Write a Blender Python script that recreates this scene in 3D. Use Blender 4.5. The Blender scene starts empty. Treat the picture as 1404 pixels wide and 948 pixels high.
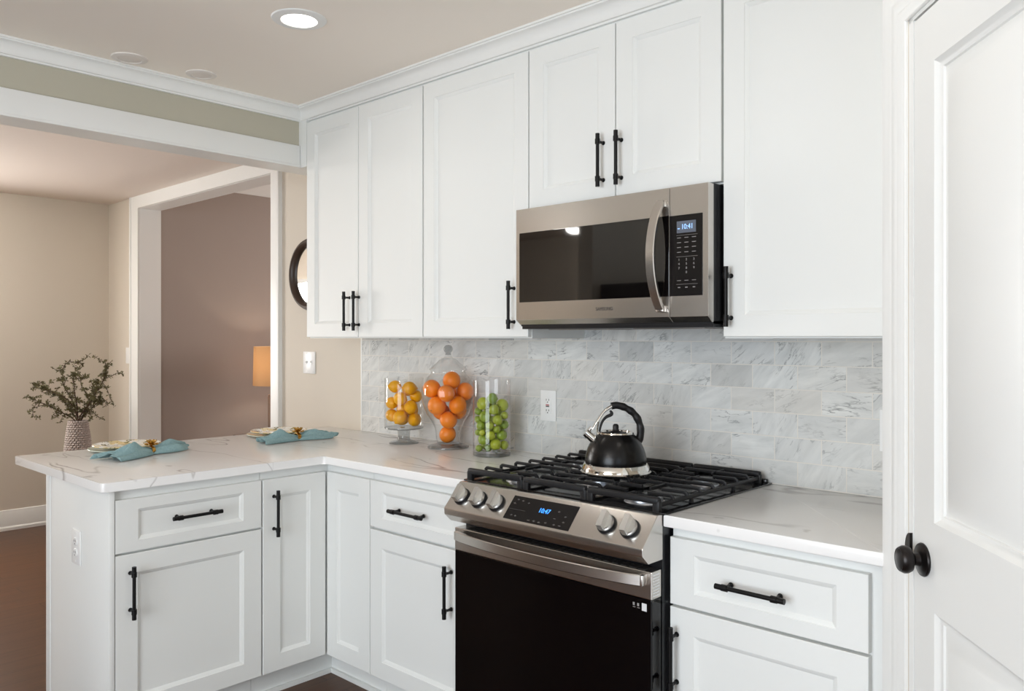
import bpy, bmesh, math, random
from mathutils import Matrix, Vector
from math import sin, cos, pi, radians

scene = bpy.context.scene
COL = scene.collection

# ------------------------------------------------------------------ camera, world, exposure
cam_data = bpy.data.cameras.new('camera')
cam = bpy.data.objects.new('camera', cam_data)
COL.objects.link(cam)
cam.location = (1.5608, -2.4919, 1.3864)
cam.rotation_euler = (radians(90), 0, 0.7516)
cam_data.sensor_width = 36.0
cam_data.lens = 1113.0 / 1404.0 * 36.0
cam_data.shift_y = -10.2 / 1404.0
cam_data.clip_start = 0.05
scene.camera = cam

world = bpy.data.worlds.new('daylight')
scene.world = world
world.use_nodes = True
wbg = world.node_tree.nodes['Background']
wbg.inputs['Color'].default_value = (0.62, 0.78, 1.0, 1)
wbg.inputs['Strength'].default_value = 2.0

scene.view_settings.view_transform = 'Standard'
scene.view_settings.look = 'None'
scene.view_settings.exposure = 0.07
scene.view_settings.gamma = 1.0
scene.view_settings.use_curve_mapping = False
scene.cycles.use_denoising = True
scene.cycles.sample_clamp_indirect = 6.0
scene.cycles.caustics_reflective = False
scene.cycles.caustics_refractive = False
scene.cycles.max_bounces = 12
scene.cycles.transparent_max_bounces = 24


def area_light(name, loc, direction, sx, sy, power, color, shape='RECTANGLE', parent=None):
    d = bpy.data.lights.new(name, 'AREA')
    d.shape = shape
    d.size = sx
    if shape in ('RECTANGLE', 'ELLIPSE'):
        d.size_y = sy
    d.energy = power
    d.color = color
    o = bpy.data.objects.new(name, d)
    COL.objects.link(o)
    o.location = loc
    o.rotation_euler = Vector(direction).to_track_quat('-Z', 'Y').to_euler()
    if parent is not None:
        o.parent = parent
    return o


# daylight entering through the windows behind the camera and in the dining room
DAY = (0.88, 0.945, 1.0)
area_light('window_daylight_kitchen', (.80, -4.68, 1.20), (0, 1, 0), 2.1, 1.8, 87, DAY)
area_light('window_daylight_side', (2.98, -3.3, 1.35), (-1, 0, 0), 1.3, 1.5, 2, DAY)
area_light('window_daylight_dining', (-5.085, -1.775, 1.33), (1, 0, 0), .85, 1.0, 46, (1.0, 0.98, 0.96))
area_light('fill_light_hall', (-3.2, 3.96, 1.7), (0, -1, 0), 1.6, 1.6, 72, (1.0, 0.95, 0.92))  # no known window here: added fill light to brighten the hall


# ------------------------------------------------------------------ materials
def lin(r, g, b):
    def f(c):
        c /= 255.0
        return c / 12.92 if c <= 0.04045 else ((c + 0.055) / 1.055) ** 2.4
    return (f(r), f(g), f(b), 1)


class NT:
    """small helper around a node tree"""
    def __init__(self, m):
        self.t = m.node_tree
        self.b = self.t.nodes['Principled BSDF']
        self.out = self.t.nodes['Material Output']

    def n(self, typ, **kw):
        nd = self.t.nodes.new(typ)
        ins = kw.pop('ins', {})
        for k, v in kw.items():
            setattr(nd, k, v)
        for k, v in ins.items():
            if hasattr(v, 'links') or isinstance(v, bpy.types.NodeSocket):
                self.t.links.new(v, nd.inputs[k])
            else:
                nd.inputs[k].default_value = v
        return nd

    def link(self, a, b):
        self.t.links.new(a, b)

    def math(self, op, a, b=None, c=None, clamp=False):
        ins = {0: a}
        if b is not None:
            ins[1] = b
        if c is not None:
            ins[2] = c
        return self.n('ShaderNodeMath', operation=op, use_clamp=clamp, ins=ins).outputs[0]

    def mix(self, fac, a, b):
        nd = self.n('ShaderNodeMix', data_type='RGBA')
        for key, v in ((0, fac), (6, a), (7, b)):
            if isinstance(v, bpy.types.NodeSocket):
                self.link(v, nd.inputs[key])
            else:
                nd.inputs[key].default_value = v
        return nd.outputs[2]

    def coord(self, which='Object'):
        return self.n('ShaderNodeTexCoord').outputs[which]

    def noise(self, vec, scale, detail=3, rough=.5, dist=0.0):
        return self.n('ShaderNodeTexNoise', ins={'Vector': vec, 'Scale': scale, 'Detail': detail, 'Roughness': rough, 'Distortion': dist}).outputs['Fac']

    def ramp(self, fac, stops):
        nd = self.n('ShaderNodeValToRGB')
        self.link(fac, nd.inputs[0])
        e = nd.color_ramp.elements
        while len(e) < len(stops):
            e.new(0.5)
        for i, (p, c) in enumerate(stops):
            e[i].position = p
            e[i].color = c
        return nd.outputs[0]

    def bump(self, height, strength=.2, dist=.002):
        nd = self.n('ShaderNodeBump', ins={'Height': height, 'Strength': strength, 'Distance': dist})
        self.link(nd.outputs[0], self.b.inputs['Normal'])
        return nd


def mat(name, color=(.8, .8, .8, 1), rough=.5, metal=0.0, **kw):
    m = bpy.data.materials.new(name)
    m.use_nodes = True
    nt = NT(m)
    nt.b.inputs['Base Color'].default_value = color
    nt.b.inputs['Roughness'].default_value = rough
    nt.b.inputs['Metallic'].default_value = metal
    for k, v in kw.items():
        nt.b.inputs[k.replace('_', ' ')].default_value = v
    return m, nt


def painted(name, color, rough, scale=60, strength=.05, var=.03):
    m, nt = mat(name, color, rough)
    co = nt.coord()
    nz = nt.noise(co, 2.0, 2)
    c2 = tuple(max(0, c * (1 - var)) for c in color[:3]) + (1,)
    nt.link(nt.mix(nz, color, c2), nt.b.inputs['Base Color'])
    nt.bump(nt.noise(co, scale, 3), strength, .001)
    return m


M = {}
M['cabinet'] = painted('cabinet_paint', lin(234, 235, 232), .48, 90, .03, .015)
M['trim'] = painted('trim_paint', lin(238, 238, 235), .35, 90, .03, .015)
M['door'] = painted('door_paint', lin(233, 233, 230), .38, 160, .06, .015)
M['beige'] = painted('beige_wall_paint', lin(215, 206, 192), .7, 240, .08, .03)
M['sage'] = painted('header_wall_paint', lin(188, 183, 166), .7, 240, .08, .02)
M['hall'] = painted('taupe_wall_paint', lin(166, 153, 145), .7, 240, .08, .03)
M['ceiling'] = painted('ceiling_paint', lin(250, 241, 230), .8, 200, .05, .02)
M['dceiling'] = painted('dining_ceiling_paint', lin(238, 226, 216), .8, 200, .05, .02)
M['whiteplastic'], _ = mat('white_plastic', lin(240, 240, 238), .3)
M['slot'], _ = mat('dark_slot', lin(40, 38, 36), .5)
M['black'], _ = mat('black_bar_metal', lin(24, 23, 23), .42, .6)
M['iron'], nt = mat('cast_iron', lin(24, 24, 26), .45, 0, Specular_IOR_Level=.35)
nt.bump(nt.noise(nt.coord(), 500, 2), .12, .0006)
M['enamel'], _ = mat('black_enamel', lin(16, 16, 18), .18)
M['blackbody'], _ = mat('black_steel_side', lin(22, 22, 25), .32)
M['blackglass'], _ = mat('black_glass', lin(8, 7, 8), .04, 0, Specular_IOR_Level=.30)
M['mwglass'], _ = mat('microwave_glass', lin(10, 8, 8), .03, 0, Specular_IOR_Level=.85)
M['panelglass'], _ = mat('panel_black_glass', lin(20, 17, 17), .25, 0, Specular_IOR_Level=.3)
M['chrome'], _ = mat('polished_chrome', lin(225, 222, 216), .08, 1.0)
M['knobsteel'], _ = mat('knob_steel', lin(214, 214, 212), .30, 1.0)
M['alu'], _ = mat('burner_aluminium', lin(190, 192, 196), .35, 1.0)
M['gold'], _ = mat('brass_gold', lin(200, 160, 84), .25, 1.0)
M['bronze'], _ = mat('oil_rubbed_bronze', lin(38, 34, 33), .3, .7)
M['mirrorframe'], _ = mat('dark_mirror_frame', lin(62, 46, 36), .4)
M['mirror'], _ = mat('mirror_glass', (.9, .9, .9, 1), .02, 1.0)
M['grip'], _ = mat('black_soft_grip', lin(24, 22, 23), .45, 0, Specular_IOR_Level=.35)
M['kettle'], _ = mat('black_kettle_enamel', lin(9, 8, 8), .27, 0, Specular_IOR_Level=.32)
M['mark'], _ = mat('panel_marks', lin(150, 146, 144), .5)
M['mutedmark'], _ = mat('faint_panel_marks', lin(96, 92, 90), .5)
M['logo'], _ = mat('logo_grey', lin(70, 64, 60), .4)
M['lcd'], _ = mat('lcd_glass', lin(98, 104, 116), .2)
M['sticker'], _ = mat('white_sticker', lin(225, 225, 225), .5)
M['red'], _ = mat('red_button', lin(170, 40, 40), .4)


def emit(name, color, strength):
    m, nt = mat(name, (0, 0, 0, 1), .5)
    nt.b.inputs['Emission Color'].default_value = color
    nt.b.inputs['Emission Strength'].default_value = strength
    return m


M['lens'] = emit('lamp_lens', (1, .96, .9, 1), 6.0)
M['digit'] = emit('blue_digits', lin(60, 150, 255), 2.2)
M['digitpale'] = emit('pale_blue_digits', lin(150, 195, 255), 1.6)
M['lensoff'], _ = mat('unlit_lens', lin(228, 219, 211), .5)
M['ringoff'], _ = mat('unlit_ring', lin(232, 225, 218), .6)

# brushed stainless steel: fine streaks along the object's long (x) axis
def steel(name, color, rough):
    m, nt = mat(name, color, rough, 1.0)
    co = nt.coord()
    mp = nt.n('ShaderNodeMapping', ins={'Vector': co, 'Scale': (2, 700, 700)}).outputs[0]
    nz = nt.noise(mp, 1.0, 3)
    r = nt.math('MULTIPLY_ADD', nz, .05, rough - .025)
    nt.link(r, nt.b.inputs['Roughness'])
    nt.bump(nz, .008, .0002)
    return m
M['steel'] = steel('brushed_steel', lin(206, 201, 195), .26)
M['steeldark'] = steel('brushed_steel_dark', lin(142, 134, 128), .34)

# quartz worktop: white with sparse fine grey veins
m, nt = mat('quartz_worktop', rough=.2)
co = nt.coord()
warp = nt.n('ShaderNodeVectorMath', operation='ADD')
nzv = nt.n('ShaderNodeTexNoise', ins={'Vector': co, 'Scale': 2.2, 'Detail': 4.0})
sc_ = nt.n('ShaderNodeVectorMath', operation='SCALE', ins={0: nzv.outputs['Color']})
sc_.inputs['Scale'].default_value = .16
nt.link(co, warp.inputs[0]); nt.link(sc_.outputs[0], warp.inputs[1])
stretch = nt.n('ShaderNodeMapping', ins={'Vector': warp.outputs[0], 'Scale': (.55, 2.4, 1.0), 'Rotation': (0, 0, -.62)}).outputs[0]
v1 = nt.noise(stretch, 1.7, 2, .4)
line = nt.math('SUBTRACT', 1.0, nt.math('MULTIPLY', nt.math('ABSOLUTE', nt.math('SUBTRACT', v1, .5)), 120.0), clamp=True)
mask = nt.ramp(nt.noise(co, 2.6, 2), [(.44, (0, 0, 0, 1)), (.6, (1, 1, 1, 1))])
v2 = nt.noise(stretch, 3.0, 2, .5)
line2 = nt.math('SUBTRACT', 1.0, nt.math('MULTIPLY', nt.math('ABSOLUTE', nt.math('SUBTRACT', v2, .42)), 110.0), clamp=True)
mask2 = nt.ramp(nt.noise(co, 1.7, 2), [(.55, (0, 0, 0, 1)), (.66, (1, 1, 1, 1))])
smudge = nt.ramp(nt.noise(co, 9, 3), [(.70, (0, 0, 0, 1)), (.74, (1, 1, 1, 1))])
base = nt.mix(nt.noise(co, 3, 3), lin(247, 246, 244), lin(240, 238, 236))
c = nt.mix(nt.math('MULTIPLY', nt.math('MULTIPLY', line, mask), .75), base, lin(152, 146, 142))
c = nt.mix(nt.math('MULTIPLY', nt.math('MULTIPLY', line2, mask2), .7), c, lin(160, 152, 146))
c = nt.mix(nt.math('MULTIPLY', smudge, .45), c, lin(170, 165, 160))
nt.link(c, nt.b.inputs['Base Color'])
M['quartz'] = m

# marble subway tile, 3 x 6 inch running bond; every tile gets its own veining
m, nt = mat('marble_subway_tile', rough=.12)
co = nt.coord()
sep = nt.n('ShaderNodeSeparateXYZ', ins={0: co})
comb = nt.n('ShaderNodeCombineXYZ', ins={0: nt.math('ADD', sep.outputs[0], .062 + .1524 * 20), 1: nt.math('ADD', sep.outputs[2], -1.0705 + .0762 * 20)})
br = nt.n('ShaderNodeTexBrick', offset=.5, offset_frequency=2, squash_frequency=2)
nt.link(comb.outputs[0], br.inputs['Vector'])
for k, v in (('Color1', (0, 0, 0, 1)), ('Color2', (1, 1, 1, 1)), ('Mortar', (.5, .5, .5, 1)), ('Scale', 1.0), ('Mortar Size', .0016), ('Mortar Smooth', .1), ('Bias', 0.0), ('Brick Width', .1524), ('Row Height', .0762)):
    br.inputs[k].default_value = v
rnd = nt.n('ShaderNodeSeparateColor', ins={0: br.outputs['Color']}).outputs[0]
off = nt.n('ShaderNodeCombineXYZ', ins={0: nt.math('MULTIPLY', rnd, 37.0), 1: nt.math('MULTIPLY', rnd, 91.0), 2: nt.math('MULTIPLY', rnd, 53.0)})
tv = nt.n('ShaderNodeVectorMath', operation='ADD', ins={0: co, 1: off.outputs[0]}).outputs[0]
ang = nt.math('MULTIPLY_ADD', nt.math('FRACT', nt.math('MULTIPLY', rnd, 13.7)), 1.3, -.1)
rotn = nt.n('ShaderNodeVectorRotate', rotation_type='Y_AXIS', ins={'Vector': tv, 'Angle': ang}).outputs[0]
rot = nt.n('ShaderNodeMapping', ins={'Vector': rotn, 'Scale': (1.0, 1.0, 4.2)}).outputs[0]
cloud = nt.noise(rot, 7, 4, .6, .3)
tone = nt.mix(nt.ramp(cloud, [(.32, (0, 0, 0, 1)), (.68, (1, 1, 1, 1))]), lin(232, 233, 230), lin(206, 208, 206))
vz = nt.noise(rot, 9, 4, .6, .35)
vline = nt.math('SUBTRACT', 1.0, nt.math('MULTIPLY', nt.math('ABSOLUTE', nt.math('SUBTRACT', vz, .5)), 34.0), clamp=True)
vmask = nt.ramp(nt.noise(tv, 11.0, 2), [(.46, (0, 0, 0, 1)), (.66, (1, 1, 1, 1))])
tone = nt.mix(nt.math('MULTIPLY', nt.math('MULTIPLY', vline, vmask), .95), tone, lin(112, 116, 118))
blk = nt.ramp(nt.noise(rot, 12, 5, .7, .5), [(.64, (0, 0, 0, 1)), (.72, (1, 1, 1, 1))])
tone = nt.mix(nt.math('MULTIPLY', nt.math('MULTIPLY', blk, vmask), .85), tone, lin(112, 116, 118))
tone = nt.mix(nt.math('MULTIPLY', nt.math('FRACT', nt.math('MULTIPLY', rnd, 23.1)), .5), tone, lin(196, 197, 196))
dark = nt.ramp(rnd, [(.86, (0, 0, 0, 1)), (.97, (1, 1, 1, 1))])
tone = nt.mix(nt.math('MULTIPLY', dark, .45), tone, lin(150, 154, 156))
warm = nt.ramp(nt.math('FRACT', nt.math('MULTIPLY', rnd, 7.3)), [(.55, (0, 0, 0, 1)), (1, (1, 1, 1, 1))])
tone = nt.mix(nt.math('MULTIPLY', warm, .30), tone, lin(214, 206, 194))
tone = nt.mix(br.outputs['Fac'], tone, lin(222, 218, 210))
nt.link(tone, nt.b.inputs['Base Color'])
nt.link(nt.math('MULTIPLY_ADD', br.outputs['Fac'], .5, .1), nt.b.inputs['Roughness'])
nt.bump(nt.math('SUBTRACT', 1.0, br.outputs['Fac']), .5, .001)
M['tile'] = m

# dark stained plank floor, boards along y
m, nt = mat('wood_floor', rough=.36, Specular_IOR_Level=.3)
co = nt.coord()
sw = nt.n('ShaderNodeSeparateXYZ', ins={0: co})
cb = nt.n('ShaderNodeCombineXYZ', ins={0: nt.math('ADD', sw.outputs[1], 50.0), 1: nt.math('ADD', sw.outputs[0], 50.0)})
br = nt.n('ShaderNodeTexBrick', offset=.37, offset_frequency=3, squash_frequency=2)
nt.link(cb.outputs[0], br.inputs['Vector'])
for k, v in (('Color1', (0, 0, 0, 1)), ('Color2', (1, 1, 1, 1)), ('Mortar', (.5, .5, .5, 1)), ('Scale', 1.0), ('Mortar Size', .0014), ('Mortar Smooth', .2), ('Brick Width', 1.3), ('Row Height', .127)):
    br.inputs[k].default_value = v
rnd = nt.n('ShaderNodeSeparateColor', ins={0: br.outputs['Color']}).outputs[0]
off = nt.n('ShaderNodeCombineXYZ', ins={0: nt.math('MULTIPLY', rnd, 40.0), 1: nt.math('MULTIPLY', rnd, 17.0)})
gv = nt.n('ShaderNodeVectorMath', operation='ADD', ins={0: co, 1: off.outputs[0]}).outputs[0]
gs = nt.n('ShaderNodeMapping', ins={'Vector': gv, 'Scale': (14, 1.3, 1)}).outputs[0]
g = nt.noise(gs, 3, 5, .6, .6)
c = nt.mix(g, lin(54, 35, 23), lin(104, 68, 44))
c = nt.mix(nt.math('MULTIPLY', rnd, .45), c, lin(76, 50, 32))
c = nt.mix(br.outputs['Fac'], c, lin(28, 16, 11))
nt.link(c, nt.b.inputs['Base Color'])
nt.bump(nt.math('SUBTRACT', g, br.outputs['Fac']), .12, .001)
M['floor'] = m

# thin clear glass: fresnel mirror over a clear sheet
def thin_glass(name, tint, rim):
    m = bpy.data.materials.new(name)
    m.use_nodes = True
    t = m.node_tree
    t.nodes.clear()
    out = t.nodes.new('ShaderNodeOutputMaterial')
    tr = t.nodes.new('ShaderNodeBsdfTransparent')
    gl = t.nodes.new('ShaderNodeBsdfGlossy')
    gl.inputs['Roughness'].default_value = .02
    lw = t.nodes.new('ShaderNodeLayerWeight')
    lw.inputs['Blend'].default_value = .5
    pw = t.nodes.new('ShaderNodeMath'); pw.operation = 'POWER'; pw.inputs[1].default_value = 3.6
    t.links.new(lw.outputs['Facing'], pw.inputs[0])
    fr = t.nodes.new('ShaderNodeMath'); fr.operation = 'MULTIPLY_ADD'; fr.inputs[1].default_value = .85; fr.inputs[2].default_value = .04
    t.links.new(pw.outputs[0], fr.inputs[0])
    tr.inputs['Color'].default_value = tint
    gl.inputs['Color'].default_value = rim
    mx = t.nodes.new('ShaderNodeMixShader')
    t.links.new(fr.outputs[0], mx.inputs[0])
    t.links.new(tr.outputs[0], mx.inputs[1])
    t.links.new(gl.outputs[0], mx.inputs[2])
    t.links.new(mx.outputs[0], out.inputs[0])
    return m
M['glass'] = thin_glass('clear_jar_glass', (.965, .968, .965, 1), (.84, .84, .84, 1))
M['thickglass'] = thin_glass('thick_jar_glass', (.74, .75, .75, 1), (.80, .80, .80, 1))

def fruit_mat(name, c1, c2, rough, scale, strength):
    m, nt = mat(name, c1, rough)
    co = nt.coord()
    oi = nt.n('ShaderNodeObjectInfo').outputs['Random']
    nz = nt.noise(co, 30, 3)
    nt.link(nt.mix(nt.math('ADD', nt.math('MULTIPLY', nz, .4), nt.math('MULTIPLY', oi, .6)), c1, c2), nt.b.inputs['Base Color'])
    vo = nt.n('ShaderNodeTexVoronoi', ins={'Vector': co, 'Scale': scale}).outputs['Distance']
    nt.bump(vo, strength, .0008)
    return m
M['lemon'] = fruit_mat('lemon_rind', lin(246, 182, 10), lin(232, 160, 6), .38, 420, .35)
M['orange'] = fruit_mat('orange_rind', lin(250, 142, 14), lin(240, 120, 8), .4, 420, .35)
M['lime'] = fruit_mat('lime_rind', lin(188, 192, 56), lin(98, 132, 40), .36, 460, .25)
M['limestem'], _ = mat('fruit_stem_end', lin(96, 84, 40), .7)
M['leafgreen'], _ = mat('dry_leaf', lin(76, 74, 44), .6)
m, nt = mat('dry_leaves', lin(90, 86, 50), .6)
nt.link(nt.mix(nt.noise(nt.coord(), 40, 2), lin(122, 116, 74), lin(66, 62, 38)), nt.b.inputs['Base Color'])
M['leaf'] = m
M['twig'], _ = mat('brown_twig', lin(74, 54, 40), .7)
m, nt = mat('pebbled_ceramic', lin(178, 158, 150), .6)
nt.link(nt.mix(nt.noise(nt.coord(), 90, 3), lin(206, 194, 186), lin(118, 102, 96)), nt.b.inputs['Base Color'])
M['vase'] = m
m, nt = mat('teal_linen', lin(118, 156, 160), .8)
co = nt.coord()
nt.link(nt.mix(nt.noise(co, 120, 3), lin(158, 188, 190), lin(120, 152, 157)), nt.b.inputs['Base Color'])
nt.bump(nt.noise(co, 700, 2), .35, .0008)
M['linen'] = m
M['charger'], _ = mat('pale_green_glaze', lin(208, 222, 212), .15)
M['plate'], _ = mat('white_glaze', lin(242, 240, 234), .12)
m, nt = mat('painted_plate_face', lin(242, 240, 234), .12)
co = nt.coord()
blot = nt.ramp(nt.noise(co, 24, 3, .5, .6), [(.50, (0, 0, 0, 1)), (.54, (1, 1, 1, 1))])
blot2 = nt.ramp(nt.noise(co, 36, 2, .5, 1.0), [(.58, (0, 0, 0, 1)), (.61, (1, 1, 1, 1))])
c = nt.mix(nt.math('MULTIPLY', blot, .7), lin(242, 240, 232), lin(228, 196, 100))
c = nt.mix(blot2, c, lin(120, 112, 60))
nt.link(c, nt.b.inputs['Base Color'])
M['plateface'] = m
m, nt = mat('lamp_shade_cloth', lin(214, 184, 146), .8)
nt.b.inputs['Transmission Weight'].default_value = 0.0
M['shade'] = m
t = m.node_tree
trl = t.nodes.new('ShaderNodeBsdfTranslucent'); trl.inputs['Color'].default_value = lin(226, 200, 160)
mx = t.nodes.new('ShaderNodeMixShader'); mx.inputs[0].default_value = .45
t.links.new(nt.b.outputs[0], mx.inputs[1]); t.links.new(trl.outputs[0], mx.inputs[2]); t.links.new(mx.outputs[0], nt.out.inputs[0])
M['lampbase'], _ = mat('lamp_base_glaze', lin(150, 128, 112), .25)
M['darkwood'], _ = mat('dark_table_wood', lin(78, 54, 40), .4)

# ------------------------------------------------------------------ mesh building
WM = {}


class MB:
    def __init__(self):
        self.bm = bmesh.new()

    def _xf(self, verts, mtx):
        if mtx is not None:
            bmesh.ops.transform(self.bm, matrix=mtx, verts=verts)

    def box(self, x0, x1, y0, y1, z0, z1, bev=0.0, seg=2, mtx=None):
        r = bmesh.ops.create_cube(self.bm, size=1.0)
        vs = r['verts']
        S = Matrix.Translation(((x0 + x1) / 2, (y0 + y1) / 2, (z0 + z1) / 2)) @ Matrix.Diagonal((abs(x1 - x0), abs(y1 - y0), abs(z1 - z0), 1))
        bmesh.ops.transform(self.bm, matrix=S, verts=vs)
        if bev > 0:
            es = list({e for v in vs for e in v.link_edges})
            rb = bmesh.ops.bevel(self.bm, geom=es, offset=bev, segments=seg, profile=.5, affect='EDGES', clamp_overlap=True)
            vs = rb['verts']
            vs = list({v for f in rb['faces'] for v in f.verts} | set(v for v in vs if v.is_valid))
            if mtx is not None:
                # gather the whole island
                seen = set(vs); st = list(vs)
                while st:
                    v = st.pop()
                    for e in v.link_edges:
                        o = e.other_vert(v)
                        if o not in seen:
                            seen.add(o); st.append(o)
                vs = list(seen)
        self._xf(vs, mtx)
        return self

    def lathe(self, prof, seg=32, mtx=None, cap0=True, cap1=True):
        rings = []
        allv = []
        for r, z in prof:
            if r < 1e-6:
                v = self.bm.verts.new((0, 0, z)); rings.append([v]); allv.append(v)
            else:
                ring = [self.bm.verts.new((r * cos(2 * pi * i / seg), r * sin(2 * pi * i / seg), z)) for i in range(seg)]
                rings.append(ring); allv += ring
        for a, b in zip(rings[:-1], rings[1:]):
            if len(a) == 1 and len(b) == 1:
                continue
            for i in range(seg):
                j = (i + 1) % seg
                if len(a) == 1:
                    self.bm.faces.new((a[0], b[j], b[i]))
                elif len(b) == 1:
                    self.bm.faces.new((a[i], a[j], b[0]))
                else:
                    self.bm.faces.new((a[i], a[j], b[j], b[i]))
        if cap0 and len(rings[0]) > 1:
            self.bm.faces.new(list(reversed(rings[0])))
        if cap1 and len(rings[-1]) > 1:
            self.bm.faces.new(rings[-1])
        self._xf(allv, mtx)
        return self

    def cyl(self, p0, p1, r0, r1=None, seg=16, cap=True):
        p0 = Vector(p0); p1 = Vector(p1)
        if r1 is None:
            r1 = r0
        d = p1 - p0
        q = d.to_track_quat('Z', 'Y').to_matrix().to_4x4()
        return self.lathe([(r0, 0), (r1, d.length)], seg, Matrix.Translation(p0) @ q, cap, cap)

    def tube(self, pts, rad, seg=8, cap=True, flat=None, up=(0, 0, 1)):
        """sweep along pts; rad a number or a list; flat=(a,b) gives an elliptic section"""
        pts = [Vector(p) for p in pts]
        n = len(pts)
        rad = [rad] * n if not isinstance(rad, (list, tuple)) else rad
        u = Vector(up)
        rings = []
        prev = None
        for i, p in enumerate(pts):
            t = (pts[min(i + 1, n - 1)] - pts[max(i - 1, 0)]).normalized()
            if prev is None:
                a = u - t * u.dot(t)
                if a.length < 1e-4:
                    a = Vector((1, 0, 0)) - t * t.x
                a.normalize()
            else:
                a = prev - t * prev.dot(t)
                a.normalize()
            prev = a
            b = t.cross(a)
            fa, fb = flat if flat else (1, 1)
            rings.append([self.bm.verts.new(p + a * (rad[i] * fa * cos(2 * pi * k / seg)) + b * (rad[i] * fb * sin(2 * pi * k / seg))) for k in range(seg)])
        for r0, r1 in zip(rings[:-1], rings[1:]):
            for k in range(seg):
                j = (k + 1) % seg
                self.bm.faces.new((r0[k], r0[j], r1[j], r1[k]))
        if cap:
            self.bm.faces.new(list(reversed(rings[0])))
            self.bm.faces.new(rings[-1])
        return self

    def strap(self, pts, w, t, wdir):
        """flat strap: rectangular section swept along pts, width along wdir"""
        pts = [Vector(p) for p in pts]
        wd = Vector(wdir).normalized()
        n = len(pts)
        rings = []
        for i, p in enumerate(pts):
            tg = (pts[min(i + 1, n - 1)] - pts[max(i - 1, 0)]).normalized()
            nn = tg.cross(wd).normalized()
            c = [(-.5, -.3), (-.42, -.5), (.42, -.5), (.5, -.3), (.5, .3), (.42, .5), (-.42, .5), (-.5, .3)]
            rings.append([self.bm.verts.new(p + wd * (a * w) + nn * (b * t)) for a, b in c])
        for r0, r1 in zip(rings[:-1], rings[1:]):
            for k in range(8):
                j = (k + 1) % 8
                self.bm.faces.new((r0[k], r0[j], r1[j], r1[k]))
        self.bm.faces.new(list(reversed(rings[0])))
        self.bm.faces.new(rings[-1])
        return self

    def prism(self, poly, axis, a0, a1):
        """poly in the two other axes (cyclic order), extruded along axis from a0 to a1"""
        def P(p, a):
            if axis == 'x':
                return (a, p[0], p[1])
            if axis == 'y':
                return (p[0], a, p[1])
            return (p[0], p[1], a)
        v0 = [self.bm.verts.new(P(p, a0)) for p in poly]
        v1 = [self.bm.verts.new(P(p, a1)) for p in poly]
        n = len(poly)
        f0 = self.bm.faces.new(v0)
        f1 = self.bm.faces.new(list(reversed(v1)))
        for i in range(n):
            j = (i + 1) % n
            self.bm.faces.new((v0[i], v1[i], v1[j], v0[j]))
        return self

    def rings(self, o, ux, uz, n, w, h, steps, back):
        """nested rectangles: steps = [(inset_x, inset_z, height)], closed at the back"""
        o = Vector(o); ux = Vector(ux); uz = Vector(uz); n = Vector(n)
        def rect(ix, iz, d):
            return [self.bm.verts.new(o + ux * a + uz * b + n * d) for a, b in ((ix, iz), (w - ix, iz), (w - ix, h - iz), (ix, h - iz))]
        rs = [rect(0, 0, -back)] + [rect(*s) for s in steps]
        self.bm.faces.new(list(reversed(rs[0])))
        for a, b in zip(rs[:-1], rs[1:]):
            for i in range(4):
                j = (i + 1) % 4
                self.bm.faces.new((a[i], a[j], b[j], b[i]))
        self.bm.faces.new(rs[-1])
        return self

    def sphere(self, c, r, seg=16, rings=10, sc=(1, 1, 1), mtx=None):
        res = bmesh.ops.create_uvsphere(self.bm, u_segments=seg, v_segments=rings, radius=r)
        m = Matrix.Translation(Vector(c)) @ Matrix.Diagonal((*sc, 1))
        bmesh.ops.transform(self.bm, matrix=m if mtx is None else mtx @ m, verts=res['verts'])
        return self

    def build(self, name, material, parent=None, local=False, angle=35, mods=None):
        bmesh.ops.recalc_face_normals(self.bm, faces=self.bm.faces)
        me = bpy.data.meshes.new(name)
        self.bm.to_mesh(me)
        self.bm.free()
        o = bpy.data.objects.new(name, me)
        COL.objects.link(o)
        mats = material if isinstance(material, (list, tuple)) else [material]
        for mm in mats:
            me.materials.append(mm)
        for p in me.polygons:
            p.use_smooth = True
        me.set_sharp_from_angle(angle=radians(angle))
        if parent is not None:
            pm = WM.get(parent.name, Matrix.Identity(4))
            if not local:
                me.transform(pm.inverted())
            o.parent = parent
            WM[o.name] = pm
        return o


def thing(name, label, cat, loc=(0, 0, 0), rotz=0.0, group=None):
    o = bpy.data.objects.new(name, None)
    o.empty_display_size = .05
    COL.objects.link(o)
    o.location = loc
    o.rotation_euler = (0, 0, rotz)
    WM[o.name] = Matrix.Translation(Vector(loc)) @ Matrix.Rotation(rotz, 4, 'Z')
    o['label'] = label
    o['category'] = cat
    if group:
        o['group'] = group
    return o


def structure(name, mb, material, parent=None, **kw):
    o = mb.build(name, material, parent, **kw)
    if parent is None:
        o['kind'] = 'structure'
    return o


def text(body, size, mtx, material, parent, name, extrude=.0004):
    cu = bpy.data.curves.new(name, 'FONT')
    cu.body = body
    cu.size = size
    cu.extrude = extrude
    cu.align_x = 'CENTER'
    cu.align_y = 'CENTER'
    to = bpy.data.objects.new(name + '_curve', cu)
    COL.objects.link(to)
    dg = bpy.context.evaluated_depsgraph_get()
    me = bpy.data.meshes.new_from_object(to.evaluated_get(dg))
    bpy.data.objects.remove(to)
    bpy.data.curves.remove(cu)
    me.materials.clear()
    me.materials.append(material)
    o = bpy.data.objects.new(name, me)
    COL.objects.link(o)
    pm = WM.get(parent.name, Matrix.Identity(4))
    me.transform(pm.inverted() @ mtx)
    o.parent = parent
    WM[o.name] = pm
    return o


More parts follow.
